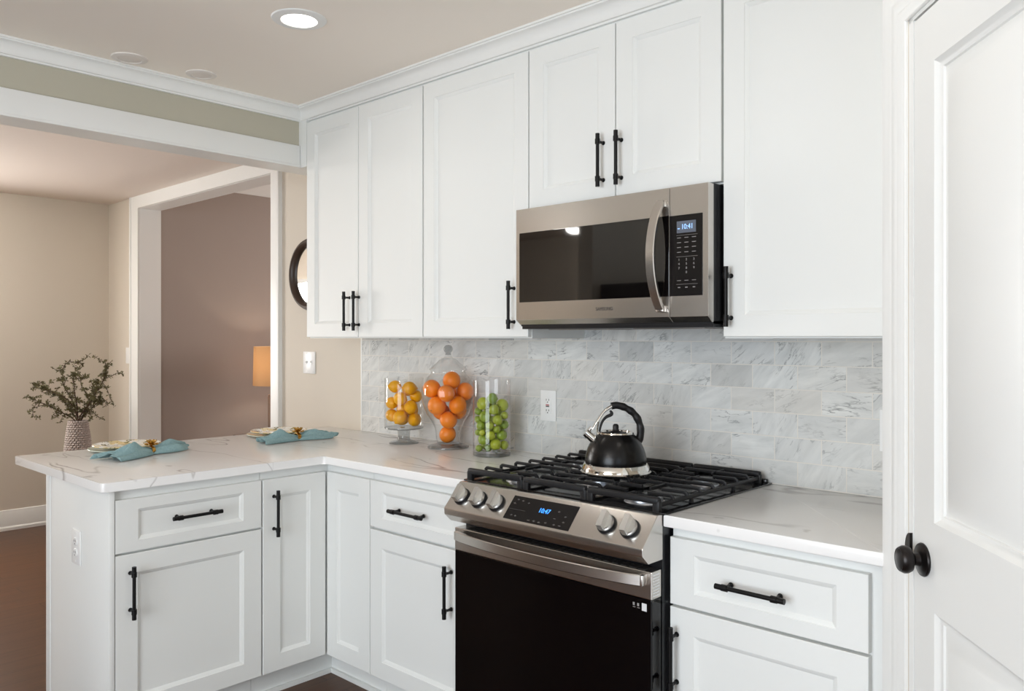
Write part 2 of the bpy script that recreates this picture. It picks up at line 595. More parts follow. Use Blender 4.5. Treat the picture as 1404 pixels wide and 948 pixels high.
def frame_mtx(o, ux, uy, n):
    m = Matrix.Identity(4)
    for i, v in enumerate((ux, uy, n)):
        v = Vector(v).normalized()
        m[0][i], m[1][i], m[2][i] = v
    m[0][3], m[1][3], m[2][3] = o
    return m

# ------------------------------------------------------------------ the room
CEIL = 2.49
DCEIL = 2.432
XL = -5.10          # dining room far wall
XH = -1.863         # kitchen face of the header
YR = -4.75          # rear wall
XR = 3.05

structure('floor', MB().box(XL - .1, XR + .1, YR - .1, 4.1, -.06, 0.0), M['floor'])
structure('ceiling', MB().box(XH - .06, XR + .1, YR - .1, .2, CEIL, CEIL + .08), M['ceiling'])
structure('ceiling_dining', MB().box(XL - .1, XH - .05, YR - .1, .0, DCEIL, DCEIL + .06), M['dceiling'])
structure('ceiling_hall', MB().box(-4.75, -1.9, .15, 4.1, 2.66, 2.72), M['dceiling'])

# back wall with the cased opening to the next room
OX0, OX1, OZ = -4.51, -2.659, 2.345
mb = MB()
mb.box(XL - .1, OX0, 0, .15, 0, 2.75)
mb.box(OX0, OX1, 0, .15, OZ, 2.75)
mb.box(OX1, 1.7, 0, .15, 0, 2.75)
structure('wall_back', mb, M['beige'])
structure('wall_left', MB().box(XL - .1, XL, YR - .1, 0, 0, 2.6), M['beige'])

# rear wall and right wall, both behind the camera, with their windows
mb = MB()
mb.box(XL - .1, -.25, YR - .12, YR, 0, 2.6)
mb.box(1.85, XR + .1, YR - .12, YR, 0, 2.6)
mb.box(-.25, 1.85, YR - .12, YR, 0, .3)
mb.box(-.25, 1.85, YR - .12, YR, 2.2, 2.6)
structure('wall_rear', mb, M['beige'])
mb = MB()
mb.box(XR, XR + .1, YR, -3.95, 0, 2.6)
mb.box(XR, XR + .1, -2.65, 0, 0, 2.6)
mb.box(XR, XR + .1, -3.95, -2.65, 0, .6)
mb.box(XR, XR + .1, -3.95, -2.65, 2.1, 2.6)
structure('wall_right', mb, M['beige'])
# next room through the opening
mb = MB()
mb.box(-4.65, -4.55, .15, 4.1, 0, 2.7)
mb.box(-4.65, -1.9, 4.0, 4.1, 0, 2.7)
mb.box(-2.0, -1.9, .15, 4.1, 0, 2.7)
structure('wall_hall', mb, M['hall'])
mb = MB()
mb.prism([(-4.55, 2.66), (-4.55, 2.56), (-4.535, 2.56), (-4.50, 2.60), (-4.46, 2.645), (-4.46, 2.66)], 'y', .15, 4.0)
# prism on the y axis takes (x, z) pairs
structure('trim_hall', mb, M['trim'])

# jamb lining and casing of the opening
mb = MB()
mb.box(OX0 - .001, OX0 + .006, -.002, .152, 0, OZ)
mb.box(OX1 - .006, OX1 + .001, -.002, .152, 0, OZ)
mb.box(OX0, OX1, -.002, .152, OZ - .006, OZ + .001)
structure('trim_1', mb, M['trim'])
mb = MB()
CO, CI = OX0 - .135, OX1 + .094
# legs and head as one board: an upside-down U with a raised outer band
mb.prism([(CO, 0), (OX0 + .002, 0), (OX0 + .002, OZ - .004), (OX1 - .002, OZ - .004), (OX1 - .002, 0), (CI, 0), (CI, DCEIL - .001), (CO, DCEIL - .001)], 'y', -.018, 0)
mb.box(CO, CO + .022, -.026, -.0175, 0, DCEIL - .001, .003)
mb.box(CI - .022, CI, -.026, -.0175, 0, DCEIL - .001, .003)
structure('trim_2', mb, M['trim'])

# header beam between kitchen and dining room
mb = MB()
mb.box(-1.985, XH, -2.78, 0, 2.226, CEIL + .05)
structure('beam_header', mb, M['sage'])
structure('wall_kitchen', MB().box(-1.985, XH, YR, -2.78, 0, CEIL + .05), M['beige'])
mb = MB()
mb.box(XH, -1.848, -2.78, -.335, 2.206, 2.311, .003)
mb.box(-1.853, -1.845, -2.78, -.335, 2.206, 2.218, .002)
mb.box(-1.995, XH + .002, -2.78, -.012, 2.206, 2.226)
structure('trim_3', mb, M['trim'])


def crown(d, z0, z1):
    """crown profile: (distance from the wall, height)"""
    h = z1 - z0
    pts = [(0, z0), (.012, z0), (.014, z0 + .10 * h), (.020, z0 + .12 * h)]
    for i in range(7):
        a = i / 6 * pi / 2
        pts.append((.022 + (d - .034) * (1 - cos(a)), z0 + .16 * h + .62 * h * sin(a)))
    pts += [(d - .008, z0 + .80 * h), (d - .006, z0 + .88 * h), (d, z0 + .88 * h), (d, z1), (0, z1)]
    return pts


FY = -.313          # front of the upper carcasses
mb = MB()
mb.prism([(XH + d, z) for d, z in crown(.062, 2.428, CEIL)], 'y', YR, FY)
structure('trim_4', mb, M['trim'])
mb = MB()
mb.prism([(FY - d, z) for d, z in crown(.062, 2.424, CEIL)], 'x', XH, .95)
structure('trim_5', mb, M['trim'])

# baseboard of the dining room
def base_profile():
    return [(0, 0), (.026, 0), (.026, .02), (.016, .03), (.016, .118), (.012, .128), (.010, .142), (0, .146)]
mb = MB()
mb.prism([(XL + d, z) for d, z in base_profile()], 'y', YR, 0)
structure('baseboard_left', mb, M['trim'])
mb = MB()
mb.prism([(-d, z) for d, z in base_profile()], 'x', XL, OX0 - .135)
structure('baseboard_back', mb, M['trim'])

# window frames behind the camera
mb = MB()
for x0, x1 in ((-.25, -.19), (1.79, 1.85), (.77, .83)):
    mb.box(x0, x1, YR - .09, YR - .03, .3, 2.2)
for z0, z1 in ((.3, .36), (2.14, 2.2), (1.22, 1.26)):
    mb.box(-.25, 1.85, YR - .09, YR - .03, z0, z1)
structure('window_1', mb, M['trim'])
mb = MB()
for y0, y1 in ((-3.95, -3.89), (-2.71, -2.65)):
    mb.box(XR + .02, XR + .08, y0, y1, .6, 2.1)
for z0, z1 in ((.6, .66), (2.04, 2.1), (1.33, 1.37)):
    mb.box(XR + .02, XR + .08, -3.95, -2.65, z0, z1)
structure('window_2', mb, M['trim'])
mb = MB()
for y0, y1 in ((-2.27, -2.20), (-1.35, -1.28), (-1.79, -1.765)):
    mb.box(XL, XL + (.03 if y1 - y0 > .05 else .045), y0, y1, .76, 1.90)
for z0, z1 in ((.76, .83), (1.83, 1.90), (1.31, 1.345)):
    mb.box(XL, XL + (.03 if z1 - z0 > .05 else .045), -2.27, -1.28, z0, z1)
structure('window_3', mb, M['trim'])

mb = MB()
for x0, x1 in ((-4.06, -4.0), (-2.4, -2.34), (-3.22, -3.18)):
    mb.box(x0, x1, 3.965, 4.0, .84, 2.56)
for z0, z1 in ((.84, .90), (2.50, 2.56), (1.68, 1.72)):
    mb.box(-4.06, -2.34, 3.965, 4.0, z0, z1)
structure('fill_window_hall', mb, M['trim'])  # unseen frame, added round the hall fill light

# ------------------------------------------------------------------ corner pantry: angled wall, casing and door
PANG = radians(39)
PE = Vector((sin(PANG), -cos(PANG), 0))
PN = Vector((-cos(PANG), -sin(PANG), 0))
P0 = Vector((.936, -.630, 0))                       # casing front, left edge
PTH = math.atan2(PE.y, PE.x)
PM = Matrix.Translation(P0) @ Matrix.Rotation(PTH, 4, 'Z')   # local x along wall, local y into the wall, z up
DT0, DT1, DZ = .119, .640, 2.035
mb = MB()
mb.box(.012, DT0 - .022, .018, .12, 0, CEIL, mtx=PM)
mb.box(DT0 - .022, DT1 + .022, .018, .12, DZ + .03, CEIL, mtx=PM)
mb.box(DT1 + .022, 1.6, .018, .12, 0, CEIL, mtx=PM)
structure('wall_pantry', mb, M['beige'])
structure('wall_pantry_side', MB().box(.962, 1.06, -.56, 0, 0, CEIL), M['beige'])


def casing_profile(w):
    return [(0, .018), (0, .002), (.004, -.001), (.012, -.001), (.018, .001), (w * .36, .002), (w * .40, .0045), (w * .46, .0045), (w * .50, .003),
            (w * .62, .005), (w * .66, .0075), (w * .72, .0075), (w * .76, .006), (w * .86, .0085), (w * .9, .011), (w - .003, .0115), (w, .014), (w, .018)]


CW = .093
mb = MB()
prof = casing_profile(CW)
# left leg, head and right leg, mitred
def leg_loop(flip):
    a, b = [], []
    for (s, y) in prof:
        if not flip:
            a.append((s, y, 0)); b.append((s, y, DZ + .012 + (CW - s)))
        else:
            x = DT1 + .027 + CW - s
            a.append((x, y, 0)); b.append((x, y, DZ + .012 + (CW - s)))
    return a, b
L0, L1 = leg_loop(False)
R0, R1 = leg_loop(True)
n = len(prof)
vL0 = [mb.bm.verts.new(PM @ Vector(p)) for p in L0]; vL1 = [mb.bm.verts.new(PM @ Vector(p)) for p in L1]
vR0 = [mb.bm.verts.new(PM @ Vector(p)) for p in R0]; vR1 = [mb.bm.verts.new(PM @ Vector(p)) for p in R1]
for A, B in ((vL0, vL1), (vL1, vR1), (vR1, vR0)):
    for i in range(n):
        j = (i + 1) % n
        mb.bm.faces.new((A[i], A[j], B[j], B[i]))
mb.bm.faces.new(vL0); mb.bm.faces.new(vR0)
structure('trim_6', mb, M['trim'])
mb = MB()
mb.box(CW + .004, DT0 - .002, .018, .125, 0, DZ + .022, mtx=PM)
mb.box(DT1 + .002, DT1 + .024, .018, .125, 0, DZ + .022, mtx=PM)
mb.box(CW + .004, DT1 + .024, .018, .125, DZ + .004, DZ + .024, mtx=PM)
jamb = structure('trim_7', mb, M['trim'])
mb = MB()
# rounded lip of the strike plate on the jamb
poly = [(DT0 - .004, .985)] + [(DT0 - .004 - .024 * sin(a), .951 + .034 * cos(a)) for a in [i * pi / 12 for i in range(0, 13)]] + [(DT0 - .004, .917)]
mb.prism([(p[0], p[1]) for p in poly], 'y', .012, .0178)
bmesh.ops.transform(mb.bm, matrix=PM, verts=mb.bm.verts)
strike = mb.build('strike_plate', M['bronze'], jamb)

# door leaf: stiles and rails round two raised panels
DM = Matrix.Translation(PM @ Vector((DT0, .020, 0))) @ Matrix.Rotation(PTH, 4, 'Z')
door = bpy.data.objects.new('door_1', None)
COL.objects.link(door)
door.matrix_world = DM
WM['door_1'] = DM
door['kind'] = 'structure'
W = DT1 - DT0
ST = .090
mb = MB()
zs = [(.21, .852), (1.026, 1.927)]                 # panel openings
mb.box(0, ST, 0, .035, .008, DZ)
mb.box(W - ST, W, 0, .035, .008, DZ)
mb.box(ST, W - ST, 0, .035, .008, zs[0][0])
mb.box(ST, W - ST, 0, .035, zs[0][1], zs[1][0])
mb.box(ST, W - ST, 0, .035, zs[1][1], DZ)
for z0, z1 in zs:
    mb.rings((ST, 0, z0), (1, 0, 0), (0, 0, 1), (0, -1, 0), W - 2 * ST, z1 - z0,
             [(0, 0, 0), (.003, .003, -.003), (.007, .007, -.007), (.012, .012, -.0095), (.017, .017, -.0100), (.019, .019, -.0140), (.027, .027, -.0140), (.050, .050, -.0040), (.052, .052, -.0030)], .035)
mb.build('leaf', M['door'], door, local=True)
# knob with round rose
KX, KZ = .044, .943
mb = MB()
R = Matrix.Translation((KX, 0, KZ)) @ Matrix.Rotation(radians(90), 4, 'X')
mb.lathe([(.0, 0), (.0325, 0), (.0335, .003), (.032, .006), (.026, .0075), (.024, .009), (.014, .0105), (.0125, .014), (.0115, .019), (.013, .022), (.017, .0235),
          (.024, .027), (.0275, .034), (.0275, .040), (.024, .047), (.0225, .0485), (.0215, .0480), (.015, .050), (.0, .051)], 36, R)
mb.build('knob', M['bronze'], door, local=True, angle=30)

# ------------------------------------------------------------------ cabinets
def pull(mb_name, parent, c, along, n, length=.175):
    """bar pull: slim bar with thicker end sleeves on two posts"""
    c = Vector(c); a = Vector(along).normalized(); n = Vector(n).normalized()
    mb = MB()
    o = n * .032
    h = length / 2
    mb.cyl(c + o - a * (h - .004), c + o + a * (h - .004), .0058, seg=12)
    for s in (-1, 1):
        mb.cyl(c + o + a * (s * (h - .030)), c + o + a * (s * h), .0072, seg=14)
        p = c + a * (s * (h - .026))
        mb.cyl(p - n * .001, p + o, .0045, seg=10)
        mb.cyl(p - n * .001, p + n * .004, .0075, .006, seg=12)
        mb.cyl(c + o + a * (s * (h - .034)), c + o + a * (s * (h - .018)), .0086, seg=14)
    return mb.build(mb_name, M['black'], parent)


def front(name, parent, o, ux, n, w, h, sx, sz, t=.02):
    """shaker front with a stepped inner moulding"""
    mb = MB()
    st = [(0, 0, -.002), (.0007, .0007, -.0007), (.002, .002, 0), (sx, sz, 0), (sx + .0012, sz + .0012, -.0022), (sx + .0030, sz + .0030, -.0028),
          (sx + .0105, sz + .0105, -.0078), (sx + .0125, sz + .0125, -.0095)]
    mb.rings(o, ux, (0, 0, 1), n, w, h, st, t)
    return mb.build(name, M['cabinet'], parent, angle=20)


YF = -.618          # base fronts on the back wall run
XF = -1.211         # base fronts on the peninsula
Z0, Z1 = .115, .8505
ZD0, ZD1 = .674, .667   # drawer bottom, door top
TOP = .8835
NY = (0, -1, 0)
NX = (1, 0, 0)

# peninsula unit, drawer over door
t = thing('base_cabinet', 'white shaker base cabinet at the end of the peninsula, drawer over one door', 'cabinet', (-1.5, -1.17, 0))
mb = MB()
mb.box(-1.785, XF - .021, -1.4365, -.903, Z0, TOP)
mb.box(XF - .021, XF - .0195, -1.4365, -.903, Z0, TOP)
mb.build('carcass', M['cabinet'], t)
mb = MB()
mb.box(-1.763, XF + .002, -1.4545, -1.4365, .0, TOP, .0015)
mb.box(-1.807, -1.763, -1.4575, -1.4365, .0, TOP, .002)
mb.build('end_panel', M['cabinet'], t)
mb = MB()
mb.box(-1.805, -1.785, -1.4365, -.003, .0, TOP)
mb.build('back_panel', M['cabinet'], t)
mb = MB()
mb.box(-1.40, -1.295, -1.4365, -.903, 0, Z0)
mb.box(-1.295, -1.283, -1.4365, -.903, 0, .018, .004)
mb.build('toe_kick', M['cabinet'], t)
d = front('drawer', t, (XF, -1.434, ZD0), (0, 1, 0), NX, .529, Z1 - ZD0, .074, .036)
pull('handle', d, (XF, -1.166, .767), (0, 1, 0), NX, .178)
d = front('door', t, (XF, -1.434, Z0), (0, 1, 0), NX, .529, ZD1 - Z0, .072, .065)
pull('handle', d, (XF, -1.386, .543), (0, 0, 1), NX)

# corner unit with two hinged leaves
t = thing('corner_cabinet', 'white corner base cabinet with two tall narrow doors meeting in the inside corner', 'cabinet', (-1.35, -.45, 0))
mb = MB()
mb.prism([(-1.784, -.901), (XF - .021, -.901), (XF - .021, YF + .021), (-.9275, YF + .021), (-.9275, -.003), (-1.784, -.003)], 'z', Z0, TOP)
mb.build('carcass', M['cabinet'], t)
mb = MB()
mb.prism([(-1.40, -.901), (-1.295, -.901), (-1.295, -.535), (-.9275, -.535), (-.9275, -.40), (-1.40, -.40)], 'z', 0, Z0)
mb.prism([(-1.295, -.901), (-1.283, -.901), (-1.283, -.547), (-.9275, -.547), (-.9275, -.535), (-1.295, -.535)], 'z', 0, .018)
mb.build('toe_kick', M['cabinet'], t)
d = front('door', t, (XF, -.8985, Z0), (0, 1, 0), NX, .277, Z1 - Z0, .072, .064)
pull('handle', d, (XF, -.8535, .722), (0, 0, 1), NX)
front('door', t, (XF + .003, YF, Z0), (1, 0, 0), NY, -.9285 - (XF + .003), Z1 - Z0, .068, .064)

# unit between the corner and the cooker
t = thing('base_cabinet', 'white base cabinet left of the cooker with one drawer above one door', 'cabinet', (-.65, -.31, 0))
mb = MB()
mb.box(-.9255, -.3865, YF + .021, -.003, Z0, TOP)
mb.build('carcass', M['cabinet'], t)
mb = MB()
mb.box(-.9265, -.3865, -.535, -.40, 0, Z0)
mb.box(-.9265, -.3865, -.547, -.535, 0, .018, .004)
mb.build('toe_kick', M['cabinet'], t)
d = front('drawer', t, (-.924, YF, ZD0 + .003), (1, 0, 0), NY, .533, Z1 - ZD0 - .003, .072, .038)
pull('handle', d, (-.684, YF, .759), (1, 0, 0), NY, .186)
d = front('door', t, (-.924, YF, Z0), (1, 0, 0), NY, .533, ZD1 - Z0, .070, .064)
pull('handle', d, (-.474, YF, .527), (0, 0, 1), NY, .178)

# unit right of the cooker
t = thing('base_cabinet', 'white base cabinet right of the cooker beside the pantry door, drawer over door', 'cabinet', (.66, -.31, 0))
mb = MB()
mb.box(.385, .934, YF + .021, -.003, Z0, TOP)
mb.build('carcass', M['cabinet'], t)
mb = MB()
mb.box(.385, .93, -.535, -.40, 0, Z0)
mb.box(.385, .93, -.547, -.535, 0, .018, .004)
mb.build('toe_kick', M['cabinet'], t)
d = front('drawer', t, (.3875, YF, ZD0 + .003), (1, 0, 0), NY, .515, Z1 - ZD0 + .002, .072, .038)
pull('handle', d, (.630, YF, .762), (1, 0, 0), NY, .182)
d = front('door', t, (.3875, YF, Z0), (1, 0, 0), NY, .515, ZD1 + .003 - Z0, .070, .064)
pull('handle', d, (.4085, YF, .536), (0, 0, 1), NY, .178)

# worktops
def worktop(poly, name, label):
    mb = MB()
    mb.prism(poly, 'z', .8845, .9155)
    es = [e for e in mb.bm.edges if abs(e.verts[0].co.z - e.verts[1].co.z) < 1e-5]
    bmesh.ops.bevel(mb.bm, geom=es, offset=.0035, segments=3, profile=.5, affect='EDGES')
    o = mb.build(name, M['quartz'], angle=20)
    o['label'] = label
    o['category'] = 'countertop'
    return o


def arc(cx, cy, r, a0, a1, k=5):
    return [(cx + r * cos(radians(a0 + (a1 - a0) * i / k)), cy + r * sin(radians(a0 + (a1 - a0) * i / k))) for i in range(k + 1)]


PX, PY, PF, CY = -1.195, -1.482, -2.10, -.640
poly = [(-.3815, -.001), (PF, -.001)] + arc(PF + .012, PY + .012, .012, 180, 270) + arc(PX - .014, PY + .014, .014, 270, 360) + arc(PX + .012, CY - .012, .012, 180, 90) + [(-.3815, CY)]
worktop(poly, 'countertop', 'white veined quartz worktop running from the cooker round onto the peninsula')
poly = [(.3815, -.001), (.3815, CY)] + arc(.9455 - .008, CY + .008, .008, 270, 360) + [(.9455, -.001)]
worktop(poly, 'countertop', 'short white quartz worktop between the cooker and the pantry door')

# marble backsplash
mb = MB()
mb.box(-1.800, .955, -.008, -.0005, .9158, 1.3845)
mb.box(-.385, .389, -.0079, -.0005, 1.38, 1.845)
o = mb.build('tile_backsplash', M['tile'])
o['label'] = 'grey veined marble subway tile backsplash behind the cooker and jars'
o['category'] = 'backsplash'
mb = MB()
mb.box(-1.809, -1.800, -.0095, -.0005, .9158, 1.3845, .001)
mb.build('edge_strip', M['trim'], o)

# wall cabinets
YU = -.333
UB, UT = 1.3865, 2.412


def upper(label, x0, x1, zb, doors):
    t = thing('wall_cabinet', label, 'cabinet', ((x0 + x1) / 2, -.15, zb))
    mb = MB()
    mb.box(x0, x1, FY, -.0085, zb - .001, 2.43)
    mb.build('carcass', M['cabinet'], t)
    for a, b, hx, hz in doors:
        d = front('door', t, (a, YU, zb + .004), (1, 0, 0), NY, b - a, UT - zb - .004, .066, .062)
        pull('handle', d, (hx, YU, hz), (0, 0, 1), NY, .174)
    return t


t = upper('tall white two-door wall cabinet at the far left end above the peninsula', -1.797, -.9535, UB,
      [(-1.796, -1.3895, -1.452, 1.506), (-1.385, -.956, -1.381, 1.506)])
mb = MB()
mb.box(XH - .002, -1.7975, YU, -.012, 2.2055, 2.43)
mb.build('filler', M['cabinet'], t)
upper('tall white single-door wall cabinet left of the microwave, handle by its right edge', -.9525, -.3765, UB, [(-.9485, -.3785, -.446, 1.506)])
upper('short white two-door wall cabinet right above the microwave', -.3755, .3845, 1.843, [(-.3735, .0015, -.045, 1.968), (.0050, .3825, .0275, 1.966)])
upper('tall white single-door wall cabinet right of the microwave beside the pantry door', .3855, .950, UB, [(.390, .946, .415, 1.506)])

# ------------------------------------------------------------------ recessed ceiling lights
def can_light(name, label, x, y, z, r, lit, power=0.0, group=None):
    t = thing(name, label, 'ceiling light', (x, y, z), 0, group)
    mb = MB()
    mb.lathe([(r * .63, -.003), (r * .66, -.0075), (r * .74, -.008), (r * .97, -.0035), (r, -.0005), (r, .0)], 48, Matrix.Translation((x, y, z)), False, False)
    mb.build('trim_ring', M['trim'] if lit else M['ringoff'], t)
    mb = MB()
    mb.lathe([(0, -.0065), (r * .5, -.0065), (r * .645, -.005)], 40, Matrix.Translation((x, y, z)), False, False)
    mb.build('lens', M['lens'] if lit else M['lensoff'], t)
    if lit:
        l = area_light('lamp_glow', (0, 0, -.016), (0, 0, -1), r * 1.3, r * 1.3, power, (1.0, .97, .93), 'DISK', t)
        l.data.spread = radians(165)
    return t


LP = .9
can_light('recessed_light', 'glowing round recessed ceiling light near the wall cabinets', -.893, -.944, CEIL, .094, True, LP)
can_light('recessed_light', 'recessed ceiling light burning over the right of the cooker', .85, -.98, CEIL, .094, True, LP)


def fill_globe(label, x, y, zc, drop, r, power, color):
    t = thing('fill_globe', label, 'ceiling light', (x, y, zc))
    T = Matrix.Translation((x, y, zc))
    mb = MB()
    mb.lathe([(0, 0), (.065, 0), (.065, -.012), (.05, -.022), (.008, -.026), (.008, -drop + r), (.03, -drop + r - .002), (.035, -drop + r - .03), (0, -drop + r - .03)], 32, T, False, False)
    mb.build('stem', M['bronze'], t, angle=30)
    mb = MB()
    mb.sphere((x, y, zc - drop), r, 32, 20)
    mb.build('globe', emit('fill_globe_glow', (*color, 1), power), t)
    return t


fill_globe('unseen opal globe fill light added in the kitchen behind the camera', .60, -4.0, CEIL, .30, .13, 36.0, (1.0, .95, .89))  # unseen lamp, added to brighten the ceiling and cabinet fronts


def dome_lamp(label, x, y, zc, r, power, color):
    t = thing('dome_lamp', label, 'ceiling light', (x, y, zc))
    T = Matrix.Translation((x, y, zc))
    MB().lathe([(r * 1.06, 0), (r * 1.06, -.014), (r * .98, -.016)], 36, T, True, True).build('mount', M['trim'], t, angle=30)
    MB().lathe([(r * .98, -.016)] + [(r * .98 * cos(k * pi / 16), -.016 - r * .55 * sin(k * pi / 16)) for k in range(1, 8)] + [(0, -.016 - r * .55)], 36, T, True, False).build('shade', emit('opal_dome', (*color, 1), power), t, angle=60)
    return t


dome_lamp('small opal ceiling dome lamp mirrored in the left half of the microwave window', -3.23, -4.30, DCEIL, .085, 50.0, (1.0, .96, .91))
dome_lamp('large unseen opal dome fill light added on the dining room ceiling', -4.30, -1.75, DCEIL, .17, 82.0, (1.0, .96, .91))  # added out of view to brighten the dining room walls
can_light('recessed_light', 'unlit flush round ceiling disc near the header crown, further left of the two', -1.722, -1.185, CEIL, .068, False)
can_light('recessed_light', 'unlit flush round ceiling disc near the header crown, closer to the wall cabinets', -1.704, -.900, CEIL, .062, False)

# ------------------------------------------------------------------ gas cooker
HW = .3775
stove = thing('gas_cooker', 'stainless slide-in gas cooker with black grates and black glass oven door', 'stove', (0, -.34, 0))
mb = MB()
mb.box(-HW, HW, -.640, -.02, .03, .903)
mb.box(-HW + .03, HW - .03, -.60, -.05, 0, .03)
mb.build('body', M['blackbody'], stove)
mb = MB()
mb.box(-HW, HW, -.643, -.012, .900, .9165, .002)
mb.box(-.389, .389, -.640, -.012, .9160, .9205, .0015)
mb.box(-HW, HW, -.030, -.012, .915, .932, .004)
mb.build('cooktop', M['enamel'], stove)
# slanted control panel
mb = MB()
mb.prism([(-.640, .9165), (-.664, .9180), (-.668, .9150), (-.7345, .8430), (-.7360, .8390), (-.7350, .8215), (-.7080, .7970), (-.640, .7970)], 'x', -.379, .379)
es = [e for e in mb.bm.edges]
bmesh.ops.bevel(mb.bm, geom=es, offset=.0012, segments=2, profile=.5, affect='EDGES')
panel = mb.build('control_panel', M['steel'], stove, angle=12)
PO = Vector((0, -.6680, .9150))
PUY = Vector((0, .0665, .0720)).normalized()
PNN = Vector((0, -PUY.z, PUY.y))


def pm(x, w, d=0.0):
    """point on the slanted panel, w metres down from its top edge"""
    return PO + Vector((x, 0, 0)) - PUY * w + PNN * d


def pmx(x, w, d=0.0):
    return frame_mtx(pm(x, w, d), (1, 0, 0), PUY, PNN)


mb = MB()
mb.box(-.1225, .1285, -.0845, -.004, 0, .0012, .0004, mtx=pmx(0, .008))
glass = mb.build('touch_display', M['panelglass'], panel, angle=15)
text('10:47', .0215, pmx(.016, .047, .0016) @ Matrix.Diagonal((.9, 1, 1, 1)), M['digit'], glass, 'clock_digits')
rr = random.Random(5)
for x, w in ((-.100, .024), (-.080, .026), (-.055, .030), (-.107, .038), (-.096, .078), (-.080, .079), (-.024, .085), (-.004, .084), (.016, .085), (.040, .082),
             (.072, .083), (.092, .083), (.068, .040), (.064, .064), (.098, .052), (.100, .070)):
    m0 = pmx(x, w, .0012)
    k = rr.random()
    mb = MB()
    mb.box(-.0045, .0045, -.0008, .0008, 0, .0004, mtx=m0)
    if k > .35:
        mb.box(-.0008, .0008, -.003, .003, 0, .0004, mtx=m0)
    mb.build('touch_mark', M['mutedmark'], glass)
mb = MB()
mb.box(-.118, -.052, -.0003, .0003, 0, .0004, mtx=pmx(0, .058, .0012))
mb.build('touch_mark', M['mutedmark'], glass)
for i, x in enumerate((-.330, -.252, -.175, .242, .318)):
    m0 = pmx(x, .050)
    mb = MB()
    mb.lathe([(.0290, 0), (.0290, .004), (.0270, .008), (.0, .008)], 32, m0)
    k = mb.build('knob', M['blackbody'], panel)
    mb = MB()
    mb.lathe([(.0250, .006), (.0250, .016), (.0235, .019), (.0, .019)], 32, m0)
    mb.box(-.0095, .0085, -.0255, .0255, .010, .036, .0012, mtx=m0 @ Matrix.Rotation(radians(4), 4, 'Z'))
    mb.build('knob_grip', M['knobsteel'], k, angle=15)
# oven door
mb = MB()
mb.box(-HW, HW, -.690, -.644, .150, .6985, .003)
odoor = mb.build('oven_door', M['blackglass'], stove, angle=15)
mb = MB()
mb.box(-HW, HW, -.6905, -.644, .6985, .7720, .0025)
band = mb.build('steel_band', M['steel'], odoor, angle=15)
mb = MB()
for i in range(8):
    z = .706 + i * .0078
    mb.box(HW - .0005, HW + .0009, -.684, -.655, z, z + .0042, mtx=None)
mb.build('side_vents', M['sticker'], band)
mb = MB()
for i in range(24):
    x = -.33 + i * .0287
    mb.box(x, x + .021, -.684, -.650, .7715, .7735)
mb.build('top_vents', M['slot'], band)
mb = MB()
pts = []
for i in range(25):
    u = -1 + 2 * i / 24
    pts.append((u * .352, -.704 - .036 * (1 - u * u) ** .8, .7500))
mb.strap(pts, .030, .013, (0, 0, 1))
for s in (-1, 1):
    mb.box(s * .352 - .010, s * .352 + .010, -.710, -.688, .7355, .7645, .003)
mb.build('handle', M['steel'], odoor, angle=30)
mb = MB()
mb.box(.347, .362, -.6909, -.6899, .666, .686)
mb.build('sticker', M['sticker'], odoor)
mb = MB()
for x in (.318, .332):
    mb.box(x, x + .006, -.6906, -.6899, .675, .683)
    mb.box(x, x + .008, -.6906, -.6899, .670, .6715)
mb.build('door_icons', M['mark'], odoor)
mb = MB()
mb.box(-HW, HW, -.686, -.644, .035, .145, .003)
mb.build('drawer', M['steel'], stove, angle=15)
# burners
for bx, by, br_ in ((-.225, -.530, .048), (-.245, -.185, .038), (0.0, -.400, .056), (.255, -.540, .052), (.245, -.185, .040)):
    mb = MB()
    mb.lathe([(br_ * 1.15, .919), (br_ * 1.1, .923), (br_, .924), (br_, .936), (br_ * .86, .9375), (0, .9375)], 32, Matrix.Translation((bx, by, 0)))
    b = mb.build('burner', M['alu'], stove)
    mb = MB()
    mb.lathe([(br_ * .80, .937), (br_ * .80, .943), (br_ * .70, .9455), (0, .9455)], 28, Matrix.Translation((bx, by, 0)))
    mb.build('burner_cap', M['enamel'], b)
